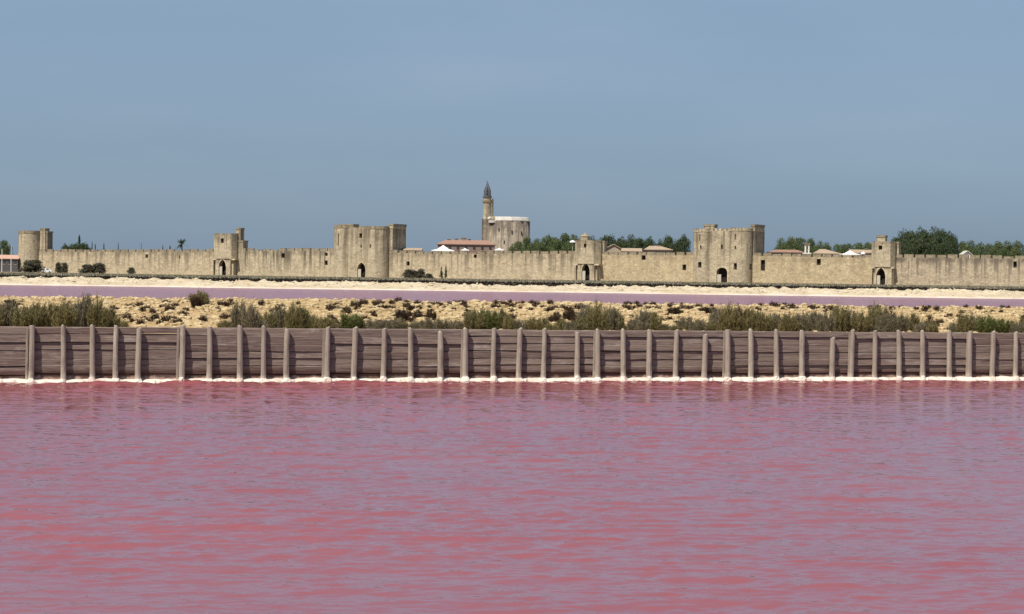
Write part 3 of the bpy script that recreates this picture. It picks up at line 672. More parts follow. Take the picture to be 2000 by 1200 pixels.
# round keep with its lighthouse turret, far inside the town
KY = 1150.0; kc = atY(988, 500, KY); kl = atY(942, 500, KY)[0]; kr = atY(1035.5, 500, KY)[0]; KR = (kr - kl) / 2; kc = np.array([(kl + kr) / 2, KY, ZG])
t = thing('round_keep', 'massive round stone keep topped by a slender lighthouse turret with iron lantern', 'keep', tuple(kc)); org = tuple(kc)
zr = atY(990, 433, KY)[2]; zt = atY(990, 424.5, KY)[2]
mb = MB(); mb.lathe((kc[0], kc[1]), [(KR * 1.0, ZG - .5), (KR * .985, 6), (KR * .975, zr)], 40); build('drum_wall', mb, MS['keep'], t, org, 2)
mb = MB(); mb.lathe((kc[0], kc[1]), [(KR * .99, zr), (KR * 1.0, zr + .4), (KR * .93, zt - .4), (KR * .88, zt)], 14); build('sloped_coping', mb, MS['coping'], t, org)
for p, y0, y1 in ((975, 446, 452), (1000, 450, 457), (1018, 452, 458), (985, 470, 476)):
    q = atY(p, y0, KY)[0] - kc[0]; dy = math.sqrt(max(0, (KR * .98) ** 2 - q * q)); z1 = atY(p, y0, KY - dy)[2]; z0 = atY(p, y1, KY - dy)[2]
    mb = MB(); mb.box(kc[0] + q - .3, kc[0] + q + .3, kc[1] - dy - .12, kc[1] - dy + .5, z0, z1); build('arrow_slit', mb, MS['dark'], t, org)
# stair flank and the small domed cap
fx0, fx1 = atY(940.5, 480, KY - 9)[0], atY(957, 480, KY - 9)[0]; zf = atY(950, 428, KY - 9)[2]
mb = MB(); mb.box(fx0, fx1, KY - 8.6, KY + 2, ZG - .5, zf); build('stair_flank', mb, MS['keep'], t, org)
cd = atY(964, 436, KY - 9.5); mb = MB(); mb.lathe((cd[0], KY - 8.2), [(2.7, zr - 1.0), (2.8, zr - .2), (2.7, zr + .25)], 16); o_ = build('bartizan', mb, MS['coping'], t, org)
mb = MB(); mb.lathe((cd[0], KY - 8.2), [(2.5, zr + .27), (2.2, zr + 1.3), (1.3, zr + 2.2), (.2, zr + 2.6)], 16); build('dome', mb, MS['parapet'], o_, None, 2)
sc_ = atY(951.5, 410, KY - 4); sx, sy = sc_[0], KY - 4; Zp = lambda y_: atY(951.5, y_, KY - 4)[2]
mb = MB(); mb.lathe((sx, sy), [(2.35, ZG), (2.3, Zp(427)), (2.15, Zp(425)), (2.1, Zp(397))], 10); shaft = build('lighthouse_shaft', mb, MS['tower'], t, org)
mb = MB(); mb.lathe((sx, sy), [(2.1, Zp(398)), (2.55, Zp(394.5)), (2.55, Zp(391)), (2.0, Zp(391))], 12); build('gallery', mb, MS['parapet'], shaft, (0, 0, 0))
mb = MB(); mb.lathe((sx, sy), [(1.95, Zp(391)), (1.95, Zp(386.5))], 10); build('upper_stage', mb, MS['tower'], shaft, (0, 0, 0))
mb = MB(); mb.lathe((sx, sy), [(2.0, Zp(387)), (2.4, Zp(386)), (2.4, Zp(383.5)), (1.9, Zp(383.4))], 12); build('iron_balcony', mb, MS['iron'], shaft, (0, 0, 0))
lan = MB()
for k in range(10):
    a = k * .6283; ca, sa = math.cos(a), math.sin(a)
    lan.tube([(sx + 1.7 * ca, sy + 1.7 * sa, Zp(384)), (sx + 1.65 * ca, sy + 1.65 * sa, Zp(372)), (sx + .95 * ca, sy + .95 * sa, Zp(365)), (sx + .25 * ca, sy + .25 * sa, Zp(358))], [.2, .2, .17, .12], 5)
for y_, r_ in ((382, 1.7), (377, 1.68), (372, 1.65), (368, 1.25), (365, .95), (361, .5)):
    lan.lathe((sx, sy), [(r_ - .1, Zp(y_) - .12), (r_ + .12, Zp(y_) - .12), (r_ + .12, Zp(y_) + .12), (r_ - .1, Zp(y_) + .12)], 10, 0, False)
lan.lathe((sx, sy), [(1.05, Zp(383.4)), (1.0, Zp(374)), (.5, Zp(366))], 8)
lan.tube([(sx, sy, Zp(362)), (sx, sy, Zp(353))], [.28, .08], 6); lan.lathe((sx, sy), [(.05, Zp(358)), (.4, Zp(357)), (.05, Zp(356))], 8)
lan.box(sx - 1.2, sx + .1, sy - .04, sy + .04, Zp(355.6), Zp(354.9)); build('iron_lantern', lan, MS['iron'], shaft, (0, 0, 0))
ch = atY(962.3, 410, KY - 4); mb = MB(); mb.box(ch[0] - .45, ch[0] + .45, sy - .5, sy + .6, zr - 1, Zp(388)); build('chimney_flue', mb, MS['gray_stone'], shaft, (0, 0, 0))

# ================================================================== ROOFS OVER THE WALL
def house(label, px0, px1, y_eave, y_ridge, Y, wall='render', roof='tile', ridge='x', rx=None, depth=10, wins=0, chimneys=(), cat='house'):
    Y = max(Y, wall_Y(px0) + 7) if px0 > 36 else Y
    x0, x1 = atY(px0, y_eave, Y)[0], atY(px1, y_eave, Y)[0]; ze = atY((px0 + px1) / 2, y_eave, Y)[2]; zr_ = atY((px0 + px1) / 2, y_ridge, Y + depth / 2)[2]
    org = ((x0 + x1) / 2, Y + depth / 2, ZG); t = thing('house', label, cat, org)
    mb = MB(); mb.box(x0, x1, Y, Y + depth, ZG - .1, ze - .01)
    if ridge == 'y':
        xm = (x0 + x1) / 2
        for yy in (Y, Y + depth): mb.face([(x0, yy, ze), (x1, yy, ze), (xm, yy, zr_ - .15)])
    build('wall', mb, MS[wall], t, org)
    mb = MB(); o_ = .5; xm, ym = (x0 + x1) / 2, Y + depth / 2; th = .28
    if ridge == 'x':
        a, b_ = (rx if rx else (x0, x1)); a, b_ = (atY(a, y_eave, Y)[0], atY(b_, y_eave, Y)[0]) if rx else (x0 - o_, x1 + o_)
        lo = [(x0 - o_, Y - o_), (x1 + o_, Y - o_), (x1 + o_, Y + depth + o_), (x0 - o_, Y + depth + o_)]
        for dz in (0, th):
            q = [(p[0], p[1], ze + dz) for p in lo]; r0, r1 = (a, ym, zr_ + dz), (b_, ym, zr_ + dz)
            mb.face([q[0], q[1], r1, r0]); mb.face([q[2], q[3], r0, r1]); mb.face([q[1], q[2], r1]); mb.face([q[3], q[0], r0])
        for i in range(4): j = (i + 1) % 4; mb.face([(*lo[i], ze), (*lo[j], ze), (*lo[j], ze + th), (*lo[i], ze + th)])
    else:
        for dz in (0, th):
            for xa in (x0 - o_, x1 + o_): mb.face([(xa, Y - o_, ze - .2 + dz), (xm, Y - o_, zr_ + dz), (xm, Y + depth + o_, zr_ + dz), (xa, Y + depth + o_, ze - .2 + dz)])
        for xa in (x0 - o_, x1 + o_): mb.face([(xa, Y - o_, ze - .2), (xm, Y - o_, zr_), (xm, Y - o_, zr_ + th), (xa, Y - o_, ze - .2 + th)])
    rf = build('roof', mb, MS[roof], t, org)
    for p, yb, yt, w_ in chimneys:
        c_ = atY(p, yt, ym); zb = ze
        mb = MB(); mb.box(c_[0] - w_ / 2, c_[0] + w_ / 2, ym - .5, ym + .4, zb, c_[2]); mb.box(c_[0] - w_ / 2 - .12, c_[0] + w_ / 2 + .12, ym - .62, ym + .52, c_[2] + .003, c_[2] + .22)
        build('chimney', mb, MS['parapet'], rf, (0, 0, 0))
    for i in range(wins):
        xx = x0 + (x1 - x0) * (i + .5) / wins; mb = MB(); mb.box(xx - .55, xx + .55, Y - .08, Y + .1, ze - 2.2, ze - .7); w__ = build('window', mb, MS['glass'], t, org)
        mb = MB(); mb.box(xx - .7, xx + .7, Y - .16, Y - .01, ze - 2.4, ze - 2.22); build('sill', mb, MS['pale_stone'], w__, (0, 0, 0))
    return t
house('wide house with a red tiled roof and four chimneys left of the round keep', 855, 966, 478.5, 470.5, 930, 'mauve', 'tile', rx=(870, 952), depth=14, wins=7, chimneys=((877, 0, 468, 1.4), (891.5, 0, 467, 1.5), (906, 0, 465.5, 2.2), (917, 0, 468, 1.2)))
house('low pale-roofed house behind the wall beside the twin-drum gate', 790, 822, 490, 486, 905, 'render', 'tile_pale', depth=8)
house('cream house with a shallow gable beside the gable-topped postern', 1182, 1215, 487, 478.5, 860, 'render', 'tile_pale', 'y', depth=9)
house('low tiled house between the shallow-gabled one and the dipping roof', 1216, 1252, 492, 486.5, 858, 'render', 'tile_pale', depth=8)
house('pale house with two chimney stubs over the wall, left of the crenellated gate', 1262, 1312, 489, 482, 855, 'render', 'tile_pale', rx=(1270, 1290), depth=9, chimneys=((1287, 0, 480.5, 1.2), (1272, 0, 481, .9)))
house('pink tiled roof beside the white bell turret', 1506, 1568, 494, 489.5, 840, 'render', 'tile', rx=(1520, 1560), depth=10, chimneys=((1551, 0, 488, .8),))
house('brown tiled house between the bell turret and the low white awning', 1596, 1640, 496.5, 488.5, 838, 'render', 'tile_pale', rx=(1604, 1614), depth=9)
house('brown tiled house behind the low white awning', 1664, 1712, 495, 489.5, 836, 'render', 'tile_pale', depth=10, chimneys=((1692, 0, 487, 1.0),))
house('small white gabled house in front of the tree row', 1882, 1897, 497.5, 491.5, 830, 'whitewash', 'coping', 'y', depth=6, wins=1)
house('long low pink-roofed building beside the two pale poles', -60, 35, 506, 499, 985, 'dim', 'pinkrender', depth=12, wins=9, cat='building')
# white bell turret
p0 = atY(1571.5, 495, 834); p1 = atY(1580.5, 495, 834); zb = p0[2] - 1.5; ztp = atY(1576, 475.5, 834)[2]; xm = (p0[0] + p1[0]) / 2
t = thing('bell_turret', 'small white bell turret with an open arch above the tiled roofs', 'turret', (xm, 834, ZG)); org = (xm, 834, ZG)
mb = MB(); mb.box(xm - 1.6, xm + 1.6, 833.2, 834.8, ZG, zb + 1.7); build('plinth', mb, MS['whitewash'], t, org)
for s_ in (-1, 1):
    mb = MB(); mb.box(xm + s_ * .62 - .26, xm + s_ * .62 + .26, 833.6, 834.4, zb + 1.702, ztp - .9); build('pier', mb, MS['whitewash'], t, org)
mb = MB(); mb.box(xm - 1.0, xm + 1.0, 833.5, 834.5, ztp - .898, ztp - .35); mb.box(xm - 1.15, xm + 1.15, 833.4, 834.6, ztp - .347, ztp); build('cap', mb, MS['parapet'], t, org)
mb = MB(); mb.lathe((xm, 834), [(.3, zb + 2.3), (.22, zb + 2.7), (.1, zb + 3.0)], 10); build('bell', mb, MS['iron'], t, org)
# white marquees and parasols
def marquee(label, px0, px1, y_e, y_t, Y, depth=None, drop=.35):
    Y = max(Y, wall_Y(px0) + 4)
    a, b_ = atY(px0, y_e, Y), atY(px1, y_e, Y); dp = depth or (b_[0] - a[0]) * .8; z = a[2] * .5 + b_[2] * .5; zt_ = atY((px0 + px1) / 2, y_t, Y + dp / 2)[2]
    c_ = ((a[0] + b_[0]) / 2, Y + dp / 2, zt_); org = (c_[0], c_[1], ZG); t = thing('marquee', label, 'marquee', org)
    q = [(a[0], Y, z), (b_[0], Y, z), (b_[0], Y + dp, z), (a[0], Y + dp, z)]; mb = MB()
    for i in range(4):
        j = (i + 1) % 4; mid = lambda p, f: tuple(np.array(p) * (1 - f) + np.array(c_) * f - np.array([0, 0, .25 * (zt_ - z) * math.sin(math.pi * f)]))
        mb.face([q[i], q[j], mid(q[j], .5), mid(q[i], .5)]); mb.face([mid(q[i], .5), mid(q[j], .5), c_])
        mb.face([q[i], q[j], (q[j][0], q[j][1], z - drop), (q[i][0], q[i][1], z - drop)])
    build('canopy', mb, MS['white'], t, org)
    for p in q: mb = MB(); mb.tube([(p[0], p[1], ZG), (p[0], p[1], z - .02)], [.06, .06], 6); build('pole', mb, MS['iron'], t, org)
marquee('large white pyramid marquee before the wide red-roofed house', 842, 888, 489.5, 479, 905)
marquee('flat white awning beside the large pyramid marquee', 899, 917, 488.5, 485, 906, 4)
marquee('white awning below the keep at the house corner', 965, 985, 488, 484.5, 904, 4)
marquee('low white awning between the bell turret and the square-topped postern', 1643, 1681, 497, 489.5, 832)
def parasol(label, px, y_t, y_b, Y, r):
    c_ = atY(px, y_t, Y); t = thing('parasol', label, 'parasol', (c_[0], Y, ZG)); org = (c_[0], Y, ZG); z1 = atY(px, y_b, Y)[2]
    mb = MB(); mb.lathe((c_[0], Y), [(r, z1), (r * 1.02, z1 + .12), (r * .8, c_[2] - .35), (.1, c_[2])], 12); build('canopy', mb, MS['white'], t, org)
    mb = MB(); mb.tube([(c_[0], Y, ZG), (c_[0], Y, z1 + .3)], [.08, .06], 6); build('pole', mb, MS['white'], t, org)
parasol('white mushroom-shaped parasol beside the gable-topped postern', 1118.5, 469.5, 474, 905, 1.25)
parasol('small round white parasol beside the low awning', 1686, 492, 497, 833, .9)

# ================================================================== TREES AND BUSHES
def crown_mesh(name, seed, rx, rz, n, leafsz, mat, shape='round', gap=.25, nclump=38):
    rg = np.random.default_rng(seed); cl = []
    for k in range(nclump):
        a = rg.random() * 6.283; zz = rg.uniform(-.8, 1); rr = math.sqrt(max(.02, 1 - zz * zz)) * rg.uniform(.35, .85)
        if shape == 'cone': zz = rg.uniform(-1, 1); rr = (1 - zz) * .5 * rg.uniform(.4, 1.0)
        if shape == 'bush': zz = rg.uniform(-1.1, .85); rr = (1 - .5 * max(0, zz + .3)) * math.sqrt(rg.random()) * .85
        if shape == 'pine': zz = rg.uniform(-.5, .9)
        cl.append((rr * math.cos(a), rr * math.sin(a), zz * .82, rg.uniform(.30, .50) * (1 if shape != 'cone' else .6)))
    cl = np.array(cl); pick = rg.integers(0, nclump, n); c = cl[pick]
    d = rg.normal(size=(n, 3)); d /= np.linalg.norm(d, axis=1)[:, None]; d[:, 2] = np.where(rg.random(n) < .55, np.abs(d[:, 2]), d[:, 2])
    p = c[:, :3] + d * (c[:, 3] * rg.uniform(.65, 1.08, n))[:, None]
    p = p * np.array([rx, rx, rz]); p[:, 2] += rz
    s_ = leafsz * rg.uniform(.6, 1.5, n)
    t1 = rg.normal(size=(n, 3)) + d * .2; t1 -= (np.sum(t1 * d, 1))[:, None] * d * .55; t1 /= np.linalg.norm(t1, axis=1)[:, None]
    t2 = np.cross(d + rg.normal(size=(n, 3)) * .5, t1); t2 /= np.linalg.norm(t2, axis=1)[:, None] + 1e-9
    V = np.stack([p - t1 * s_[:, None] * .6, p + t1 * s_[:, None] * .5 + t2 * s_[:, None] * .3, p + t2 * s_[:, None] * .8], 1)
    return tri_mesh(name, V, mat)
def trunk_mesh(name, h, r, seed):
    rg = random.Random(seed); mb = MB(); mb.tube([(0, 0, -.3), (.1, 0, h * .4), (rg.uniform(-.3, .3), rg.uniform(-.3, .3), h)], [r * 1.2, r, r * .6], 7)
    for k in range(4):
        a = k * 1.6 + rg.random(); mb.tube([(0, 0, h * .75), (math.cos(a) * h * .25, math.sin(a) * h * .25, h * 1.25)], [r * .5, r * .2], 5)
    return mb.mesh(name, MS['bark'])
CROWN = {}
for i in range(4): CROWN['green', i] = crown_mesh('crown_green', 20 + i, 1, 1, 5200, .095, MS['leaf_green'])
for i in range(3): CROWN['pine', i] = crown_mesh('crown_pine', 40 + i, 1, 1, 5200, .095, MS['leaf_pine'], 'round')
for i in range(2): CROWN['cone', i] = crown_mesh('crown_cone', 60 + i, 1, 1, 2400, .15, MS['leaf_pine'], 'cone')
for i in range(3): CROWN['bush', i] = crown_mesh('crown_bush', 80 + i, 1, 1, 3000, .16, MS['leaf_dark'], 'bush')
TRUNK = trunk_mesh('trunk', 1, .035, 1)
_ct = [0]
def tree(px, wpx, ytop, Y, kind, label, group=None, name='tree', cat='tree', zbase=ZG, crown_frac=.72, var=None):
    c_ = atY(px, ytop, Y); hgt = c_[2] - zbase; rx = wpx / 2 * Y / F_PX; _ct[0] += 1
    t = thing(name, label, cat, (c_[0], Y, zbase), group); t.rotation_euler.z = _ct[0] * 2.4
    ks = [k for k in CROWN if k[0] == kind]; me = CROWN[ks[(var if var is not None else _ct[0]) % len(ks)]]
    cr = obj('crown', me, t); ch_ = hgt * crown_frac; cr.location = (0, 0, hgt - ch_); k_ = 1.25 if kind == 'bush' else 1.04; cr.scale = (rx * k_, rx * k_, ch_ / (1.98 if kind == 'cone' else 2.2))
    tr = obj('trunk', TRUNK, t); th_ = hgt * (1 - crown_frac) + ch_ * .35; tr.scale = (hgt * .6, hgt * .6, th_)
    return t
g = 'round-crowned trees between keep and gable-topped postern'
for px, w, y, Y in ((1012, 36, 470, 1035), (1030, 30, 464, 1030), (1047, 34, 467, 1020), (1068, 42, 460, 1030), (1086, 36, 462, 1022), (1103, 38, 457, 1030), (1122, 36, 459, 1025), (1000, 20, 481, 1000), (1058, 28, 470, 985), (1090, 34, 470, 985), (1112, 30, 470, 980), (1035, 24, 474, 985)):
    tree(px, w, y, Y, 'green', 'round-crowned green tree between the keep and the gable-topped postern', g)
g = 'dark round trees behind the gable-topped postern and the pale houses'
for px, w, y, Y in ((1140, 30, 458, 1010), (1160, 30, 460, 1010), (1188, 36, 457, 1000), (1215, 30, 462, 1000), (1236, 36, 458, 1000), (1249, 30, 463, 990), (1270, 28, 462, 990), (1290, 26, 467, 990), (1306, 30, 459, 985), (1336, 30, 457.5, 985), (1318, 28, 468, 980), (1226, 26, 470, 975), (1200, 26, 470, 975), (1172, 26, 463, 1000)):
    tree(px, w, y, Y, 'pine', 'dark round tree behind the pale houses left of the crenellated gate', g)
g = 'green trees behind the white bell turret'
for px, w, y, Y in ((1527, 30, 466, 960), (1543, 38, 462.5, 965), (1563, 38, 462, 960), (1583, 32, 467, 955), (1601, 26, 472, 950), (1617, 30, 474, 950), (1533, 26, 475, 930), (1553, 28, 474, 930), (1575, 26, 476, 930)):
    tree(px, w, y, Y, 'green', 'green tree behind the white bell turret', g)
g = 'lower trees behind the low white awning'
for px, w, y, Y in ((1637, 34, 475, 950), (1656, 32, 474, 950), (1676, 36, 472, 945), (1696, 34, 471.5, 945), (1646, 24, 480, 925), (1668, 24, 481, 925), (1688, 24, 481, 925), (1715, 30, 472, 945)):
    tree(px, w, y, Y, 'green', 'lower green tree behind the low white awning', g, var=1)
g = 'tall dark pines beside the square-topped postern'
for px, w, y, Y in ((1756, 40, 452, 880), (1775, 42, 447, 885), (1798, 42, 443.5, 890), (1820, 44, 442.5, 890), (1840, 40, 445, 885), (1855, 34, 452, 880), (1768, 36, 462, 862), (1795, 38, 463, 862), (1822, 40, 463, 862), (1850, 36, 465, 862)):
    tree(px, w, y, Y, 'pine', 'tall dark pine in the big clump beside the square-topped postern', g, crown_frac=.84)
g = 'row of green trees behind the small white gabled house'
for px, w, y, Y in ((1880, 32, 473, 905), (1893, 36, 471, 900), (1915, 32, 474, 900), (1932, 30, 474, 898), (1950, 34, 473, 895), (1970, 36, 472, 895), (1988, 34, 470.5, 895), (2010, 34, 472, 890), (2035, 36, 471, 890), (2065, 38, 473, 890), (2095, 36, 472, 890), (1905, 26, 483, 880), (1940, 26, 483, 878), (1962, 26, 483, 878), (1985, 28, 483, 875), (1876, 22, 484, 880)):
    tree(px, w, y, Y, 'green', 'green tree in the row behind the small white gabled house', g)
# left of the picture
tree(8, 30, 470, 1030, 'green', 'green tree behind the long low pink-roofed building'); tree(-22, 34, 473, 1030, 'green', 'tree at the far end of the long low pink-roofed building')
tree(155, 14, 463, 1040, 'cone', 'pointed dark conifer rising above the other trees over the wall', crown_frac=.9)
for px, w, y in ((127, 16, 475), (141, 24, 476), (163, 24, 473), (150, 30, 474), (172, 16, 478)): tree(px, w, y, 1035, 'pine', 'low dark tree round the pointed conifer over the wall', 'low dark trees round the pointed conifer')
for px, w, y in ((180, 6, 475), (203, 6.5, 478), (231, 5, 477.5), (186, 6, 479), (318, 7, 482.5), (332, 9, 483), (276, 3, 478)): tree(px, w, y, 1000, 'cone', 'small dark cypress tip showing over the left town wall', 'cypress tips over the left town wall', crown_frac=.9)
# palm
pc = atY(355, 477, 985); t = thing('palm_tree', 'palm tree with a spiky crown showing over the left town wall', 'palm', (pc[0], 985, ZG)); org = (pc[0], 985, ZG)
mb = MB(); mb.tube([(pc[0], 985, ZG - .2), (pc[0] + .1, 985, pc[2])], [.35, .28], 8); build('trunk', mb, MS['bark'], t, org)
mb = MB()
for k in range(34):
    a = k * 2.4; up = random.uniform(-.5, 1.3); l_ = 3.5; prev = None
    for s_ in range(6):
        f = s_ / 5; r_ = l_ * f; p = np.array([pc[0] + math.cos(a) * r_ * math.cos(up * .8), 985 + math.sin(a) * r_ * math.cos(up * .8), pc[2] + math.sin(up) * r_ - .9 * f * f])
        w_ = np.array([-math.sin(a), math.cos(a), 0]) * (.34 * math.sin(math.pi * (.12 + .8 * f)))
        if prev: mb.face([prev[0], prev[1], p + w_, p - w_])
        prev = (p - w_, p + w_)
build('crown', mb, MS['leaf_pine'], t, org)
# bushes at the wall's foot
for px, w, y, Y, kind, lab in ((64, 38, 504, 905, 'bush', 'big round dusty bush at the foot of the corner tower'), (114, 12, 511, 900, 'bush', 'left one of the narrow upright bushes beside the white van'), (125, 15, 512, 900, 'bush', 'right one of the narrow upright bushes, beside the spreading bush'),
                               (172, 26, 514, 895, 'bush', 'spreading dusty bush, half of a pair before the left town wall'), (193, 26, 512, 895, 'bush', 'rounder half of the spreading bush pair before the left town wall'), (256, 14, 522, 890, 'bush', 'small faint bush alone before the left town wall'),
                               (803, 28, 524, 800, 'bush', 'dense dark bush beside the twin-drum gate'), (821, 16, 524, 800, 'bush', 'smaller bush leaning on the dense dark one near the twin-drum gate'), (838, 16, 534, 795, 'bush', 'lowest bush before the long town wall'),
                               (862, 7, 522, 800, 'cone', 'left one of two slim upright shrubs before the long town wall'), (871, 7, 521.5, 800, 'cone', 'right one of two slim upright shrubs before the long town wall')):
    t = tree(px, w, y, Y, kind, lab, None, 'bush', 'bush', crown_frac=.97)
# poles by the low building
for i, (px, y, lab) in enumerate(((4, 488, 'shorter pale pole before the long pink-roofed building'), (22, 481, 'taller pale pole next to the corner tower'))):
    c_ = atY(px, y, 955); mb = MB(); mb.tube([(c_[0], 955, ZG - .1), (c_[0], 955, c_[2])], [.16, .11], 8); t = thing('pole', lab, 'pole', (c_[0], 955, ZG)); build('shaft', mb, MS['whitewash'], t, tuple(t.location))
    mb = MB(); mb.lathe((c_[0], 955), [(.05, c_[2]), (.2, c_[2] + .12), (.05, c_[2] + .3)], 8); build('finial', mb, MS['whitewash'], t, tuple(t.location))
# white van half behind the round bush
vc = atY(91, 530, 925); t = thing('van', 'white van parked between the round bush and the corner tower wall', 'van', (vc[0], 925, ZG)); org = (vc[0], 925, ZG)
mb = MB(); x0 = vc[0] - 2.1; prof = [(0, .35), (4.3, .35), (4.4, .9), (3.6, 1.15), (3.0, 1.9), (.1, 1.95)]
mb.hexa([(x0 + a, 924.1, ZG + z) for a, z in prof], [(x0 + a, 925.9, ZG + z) for a, z in prof]); build('body', mb, MS['paint'], t, org, 1)
for a in (.9, 3.5):
    for y_ in (924.05, 925.75):
        mb = MB(); n = 14; q = [(x0 + a + .34 * math.cos(k * 6.283 / n), ZG + .34 + .34 * math.sin(k * 6.283 / n)) for k in range(n)]
        mb.hexa([(p[0], y_, p[1]) for p in q], [(p[0], y_ + .2, p[1]) for p in q]); build('wheel', mb, MS['rubber'], t, org)
mb = MB(); mb.face([(x0 + 2.2, 924.08, ZG + 1.2), (x0 + 3.3, 924.08, ZG + 1.2), (x0 + 2.95, 924.08, ZG + 1.75), (x0 + 2.2, 924.08, ZG + 1.75)]); build('side_window', mb, MS['glass'], t, org)

# ------------------------------------------------------------------ shrubs, tufts and stones on the near bank
def shrub_mesh(name, seed, n, mat, upright=.6, thin=.02, ln=.16):
    rg = np.random.default_rng(seed); nst = 34; V = []
    a = rg.random(nst) * 6.283; r = np.sqrt(rg.random(nst)) * .85; bx = np.stack([r * np.cos(a) * .35, r * np.sin(a) * .35, 0 * a], 1)
    hgt = (1 - .5 * r ** 2) * rg.uniform(.45, 1.05, nst); tip = np.stack([r * np.cos(a), r * np.sin(a), hgt], 1)
    k = rg.integers(0, nst, n); f = rg.uniform(.08, 1.0, n) ** .75
    p = bx[k] * (1 - f)[:, None] + tip[k] * f[:, None]; p[:, :2] += (tip[k] - bx[k])[:, :2] * (0.25 * np.sin(f * 3.1))[:, None]
    p += rg.normal(size=(n, 3)) * np.where(rg.random(n) < .5, .05, .13)[:, None]
    d = rg.normal(size=(n, 3)); d[:, 2] = np.abs(d[:, 2]) * .6 + upright * 1.5; d[:, :2] += p[:, :2] * .9; d /= np.linalg.norm(d, axis=1)[:, None]
    s_ = np.cross(d, rg.normal(size=(n, 3))); s_ /= np.linalg.norm(s_, axis=1)[:, None]
    l_ = ln * rg.uniform(.5, 1.4, n)[:, None]; w_ = thin * rg.uniform(.6, 1.5, n)[:, None]
    p[:, 2] = np.maximum(p[:, 2], .0)
    return tri_mesh(name, np.stack([p - s_ * w_, p + s_ * w_, p + d * l_], 1), mat)
SH = {}
for k, (mname, up) in {'olive': ('leaf_olive', .7), 'grey': ('leaf_grey', .8), 'fresh': ('leaf_fresh', .6), 'dark': ('dry_dark', .4)}.items():
    SH[k] = [shrub_mesh('shrub_' + k, 100 + i + len(k) * 7, 6500, MS[mname], up * .6, .022, .15) for i in range(3)]
STEM = []
for i in range(2):
    mb = MB()
    for k in range(9):
        a = k * .7 + i; mb.tube([(.08 * math.cos(a), .08 * math.sin(a), -.05), (.3 * math.cos(a), .3 * math.sin(a), .35), (.5 * math.cos(a), .5 * math.sin(a), .7)], [.03, .022, .01], 4)
    STEM.append(mb.mesh('stems', MS['bark']))
shr = [  # px, width px, top y, foot y, kind
    (-14, 46, 596, 634, 'olive'), (14, 40, 590, 630, 'grey'), (22, 26, 584, 615, 'dark'), (45, 40, 600, 634, 'olive'), (70, 46, 591, 634, 'olive'), (98, 46, 594, 634, 'olive'), (125, 44, 590, 634, 'olive'), (150, 36, 588, 634, 'grey'), (168, 30, 573, 632, 'grey'), (190, 40, 586, 634, 'olive'), (210, 40, 600, 634, 'olive'), (112, 30, 600, 628, 'grey'), (60, 30, 606, 636, 'olive'), (135, 34, 606, 636, 'olive'), (222, 26, 612, 636, 'olive'),
    (389, 40, 570, 598, 'olive'), (383, 22, 578, 602, 'dark'), (468, 34, 588, 634, 'grey'), (488, 34, 592, 636, 'grey'), (522, 40, 610, 636, 'olive'), (545, 40, 600, 636, 'grey'), (572, 30, 595, 636, 'olive'), (590, 34, 598, 636, 'olive'), (612, 30, 616, 636, 'olive'), (640, 30, 620, 637, 'olive'), (676, 36, 612, 637, 'fresh'), (694, 34, 614, 637, 'fresh'), (735, 34, 624, 638, 'grey'), (785, 34, 604, 630, 'dark'), (780, 30, 622, 640, 'olive'), (842, 20, 606, 626, 'dark'), (820, 30, 628, 641, 'grey'), (885, 26, 626, 641, 'grey'),
    (925, 40, 607, 640, 'olive'), (950, 46, 603, 641, 'fresh'), (978, 40, 606, 641, 'olive'), (995, 26, 618, 642, 'olive'), (1040, 36, 620, 642, 'olive'), (1062, 30, 622, 642, 'olive'), (1085, 26, 620, 630, 'dark'), (1112, 26, 605, 626, 'dark'), (1143, 36, 595, 643, 'grey'), (1165, 40, 594, 643, 'olive'), (1192, 36, 600, 643, 'grey'), (1208, 26, 610, 643, 'olive'), (1130, 36, 622, 643, 'olive'), (1256, 34, 606, 644, 'grey'), (1276, 34, 612, 644, 'olive'), (1240, 30, 625, 644, 'grey'), (1316, 26, 600, 614, 'dark'), (1340, 36, 618, 645, 'grey'), (1362, 32, 622, 645, 'grey'), (1384, 34, 600, 612, 'dark'),
    (1402, 36, 600, 645, 'grey'), (1424, 40, 597, 645, 'olive'), (1448, 40, 600, 645, 'dark'), (1440, 40, 604, 646, 'olive'), (1468, 40, 604, 646, 'olive'), (1490, 40, 610, 646, 'olive'), (1515, 40, 612, 646, 'grey'), (1540, 40, 614, 646, 'olive'), (1565, 40, 612, 646, 'grey'), (1590, 40, 608, 646, 'grey'), (1612, 36, 608, 647, 'grey'), (1640, 40, 597, 647, 'olive'), (1662, 36, 606, 647, 'grey'), (1682, 40, 612, 647, 'olive'), (1714, 44, 596, 647, 'olive'), (1735, 36, 604, 647, 'dark'), (1728, 36, 610, 648, 'grey'), (1755, 36, 614, 648, 'grey'), (1782, 40, 613, 648, 'olive'), (1800, 30, 630, 648, 'grey'),
    *[(p_, 34, 645 - (1000 - p_) * .0062 - random.uniform(10, 24), 645 - (1000 - p_) * .0062 - 1, random.choice(['grey', 'olive', 'grey'])) for p_ in (240, 440, 505, 530, 558, 628, 655, 715, 752, 770, 800, 835, 862, 900, 1012, 1075, 1098, 1118, 1228, 1300, 1322, 1380, 1628, 1700, 1815, 1866, 1992)],
    (1885, 34, 612, 648, 'olive'), (1905, 40, 616, 649, 'grey'), (1930, 44, 618, 649, 'fresh'), (1955, 40, 622, 649, 'fresh'), (1976, 34, 628, 650, 'olive'), (2010, 36, 612, 640, 'olive'), (2040, 40, 620, 650, 'grey'), (2075, 40, 612, 650, 'olive')]
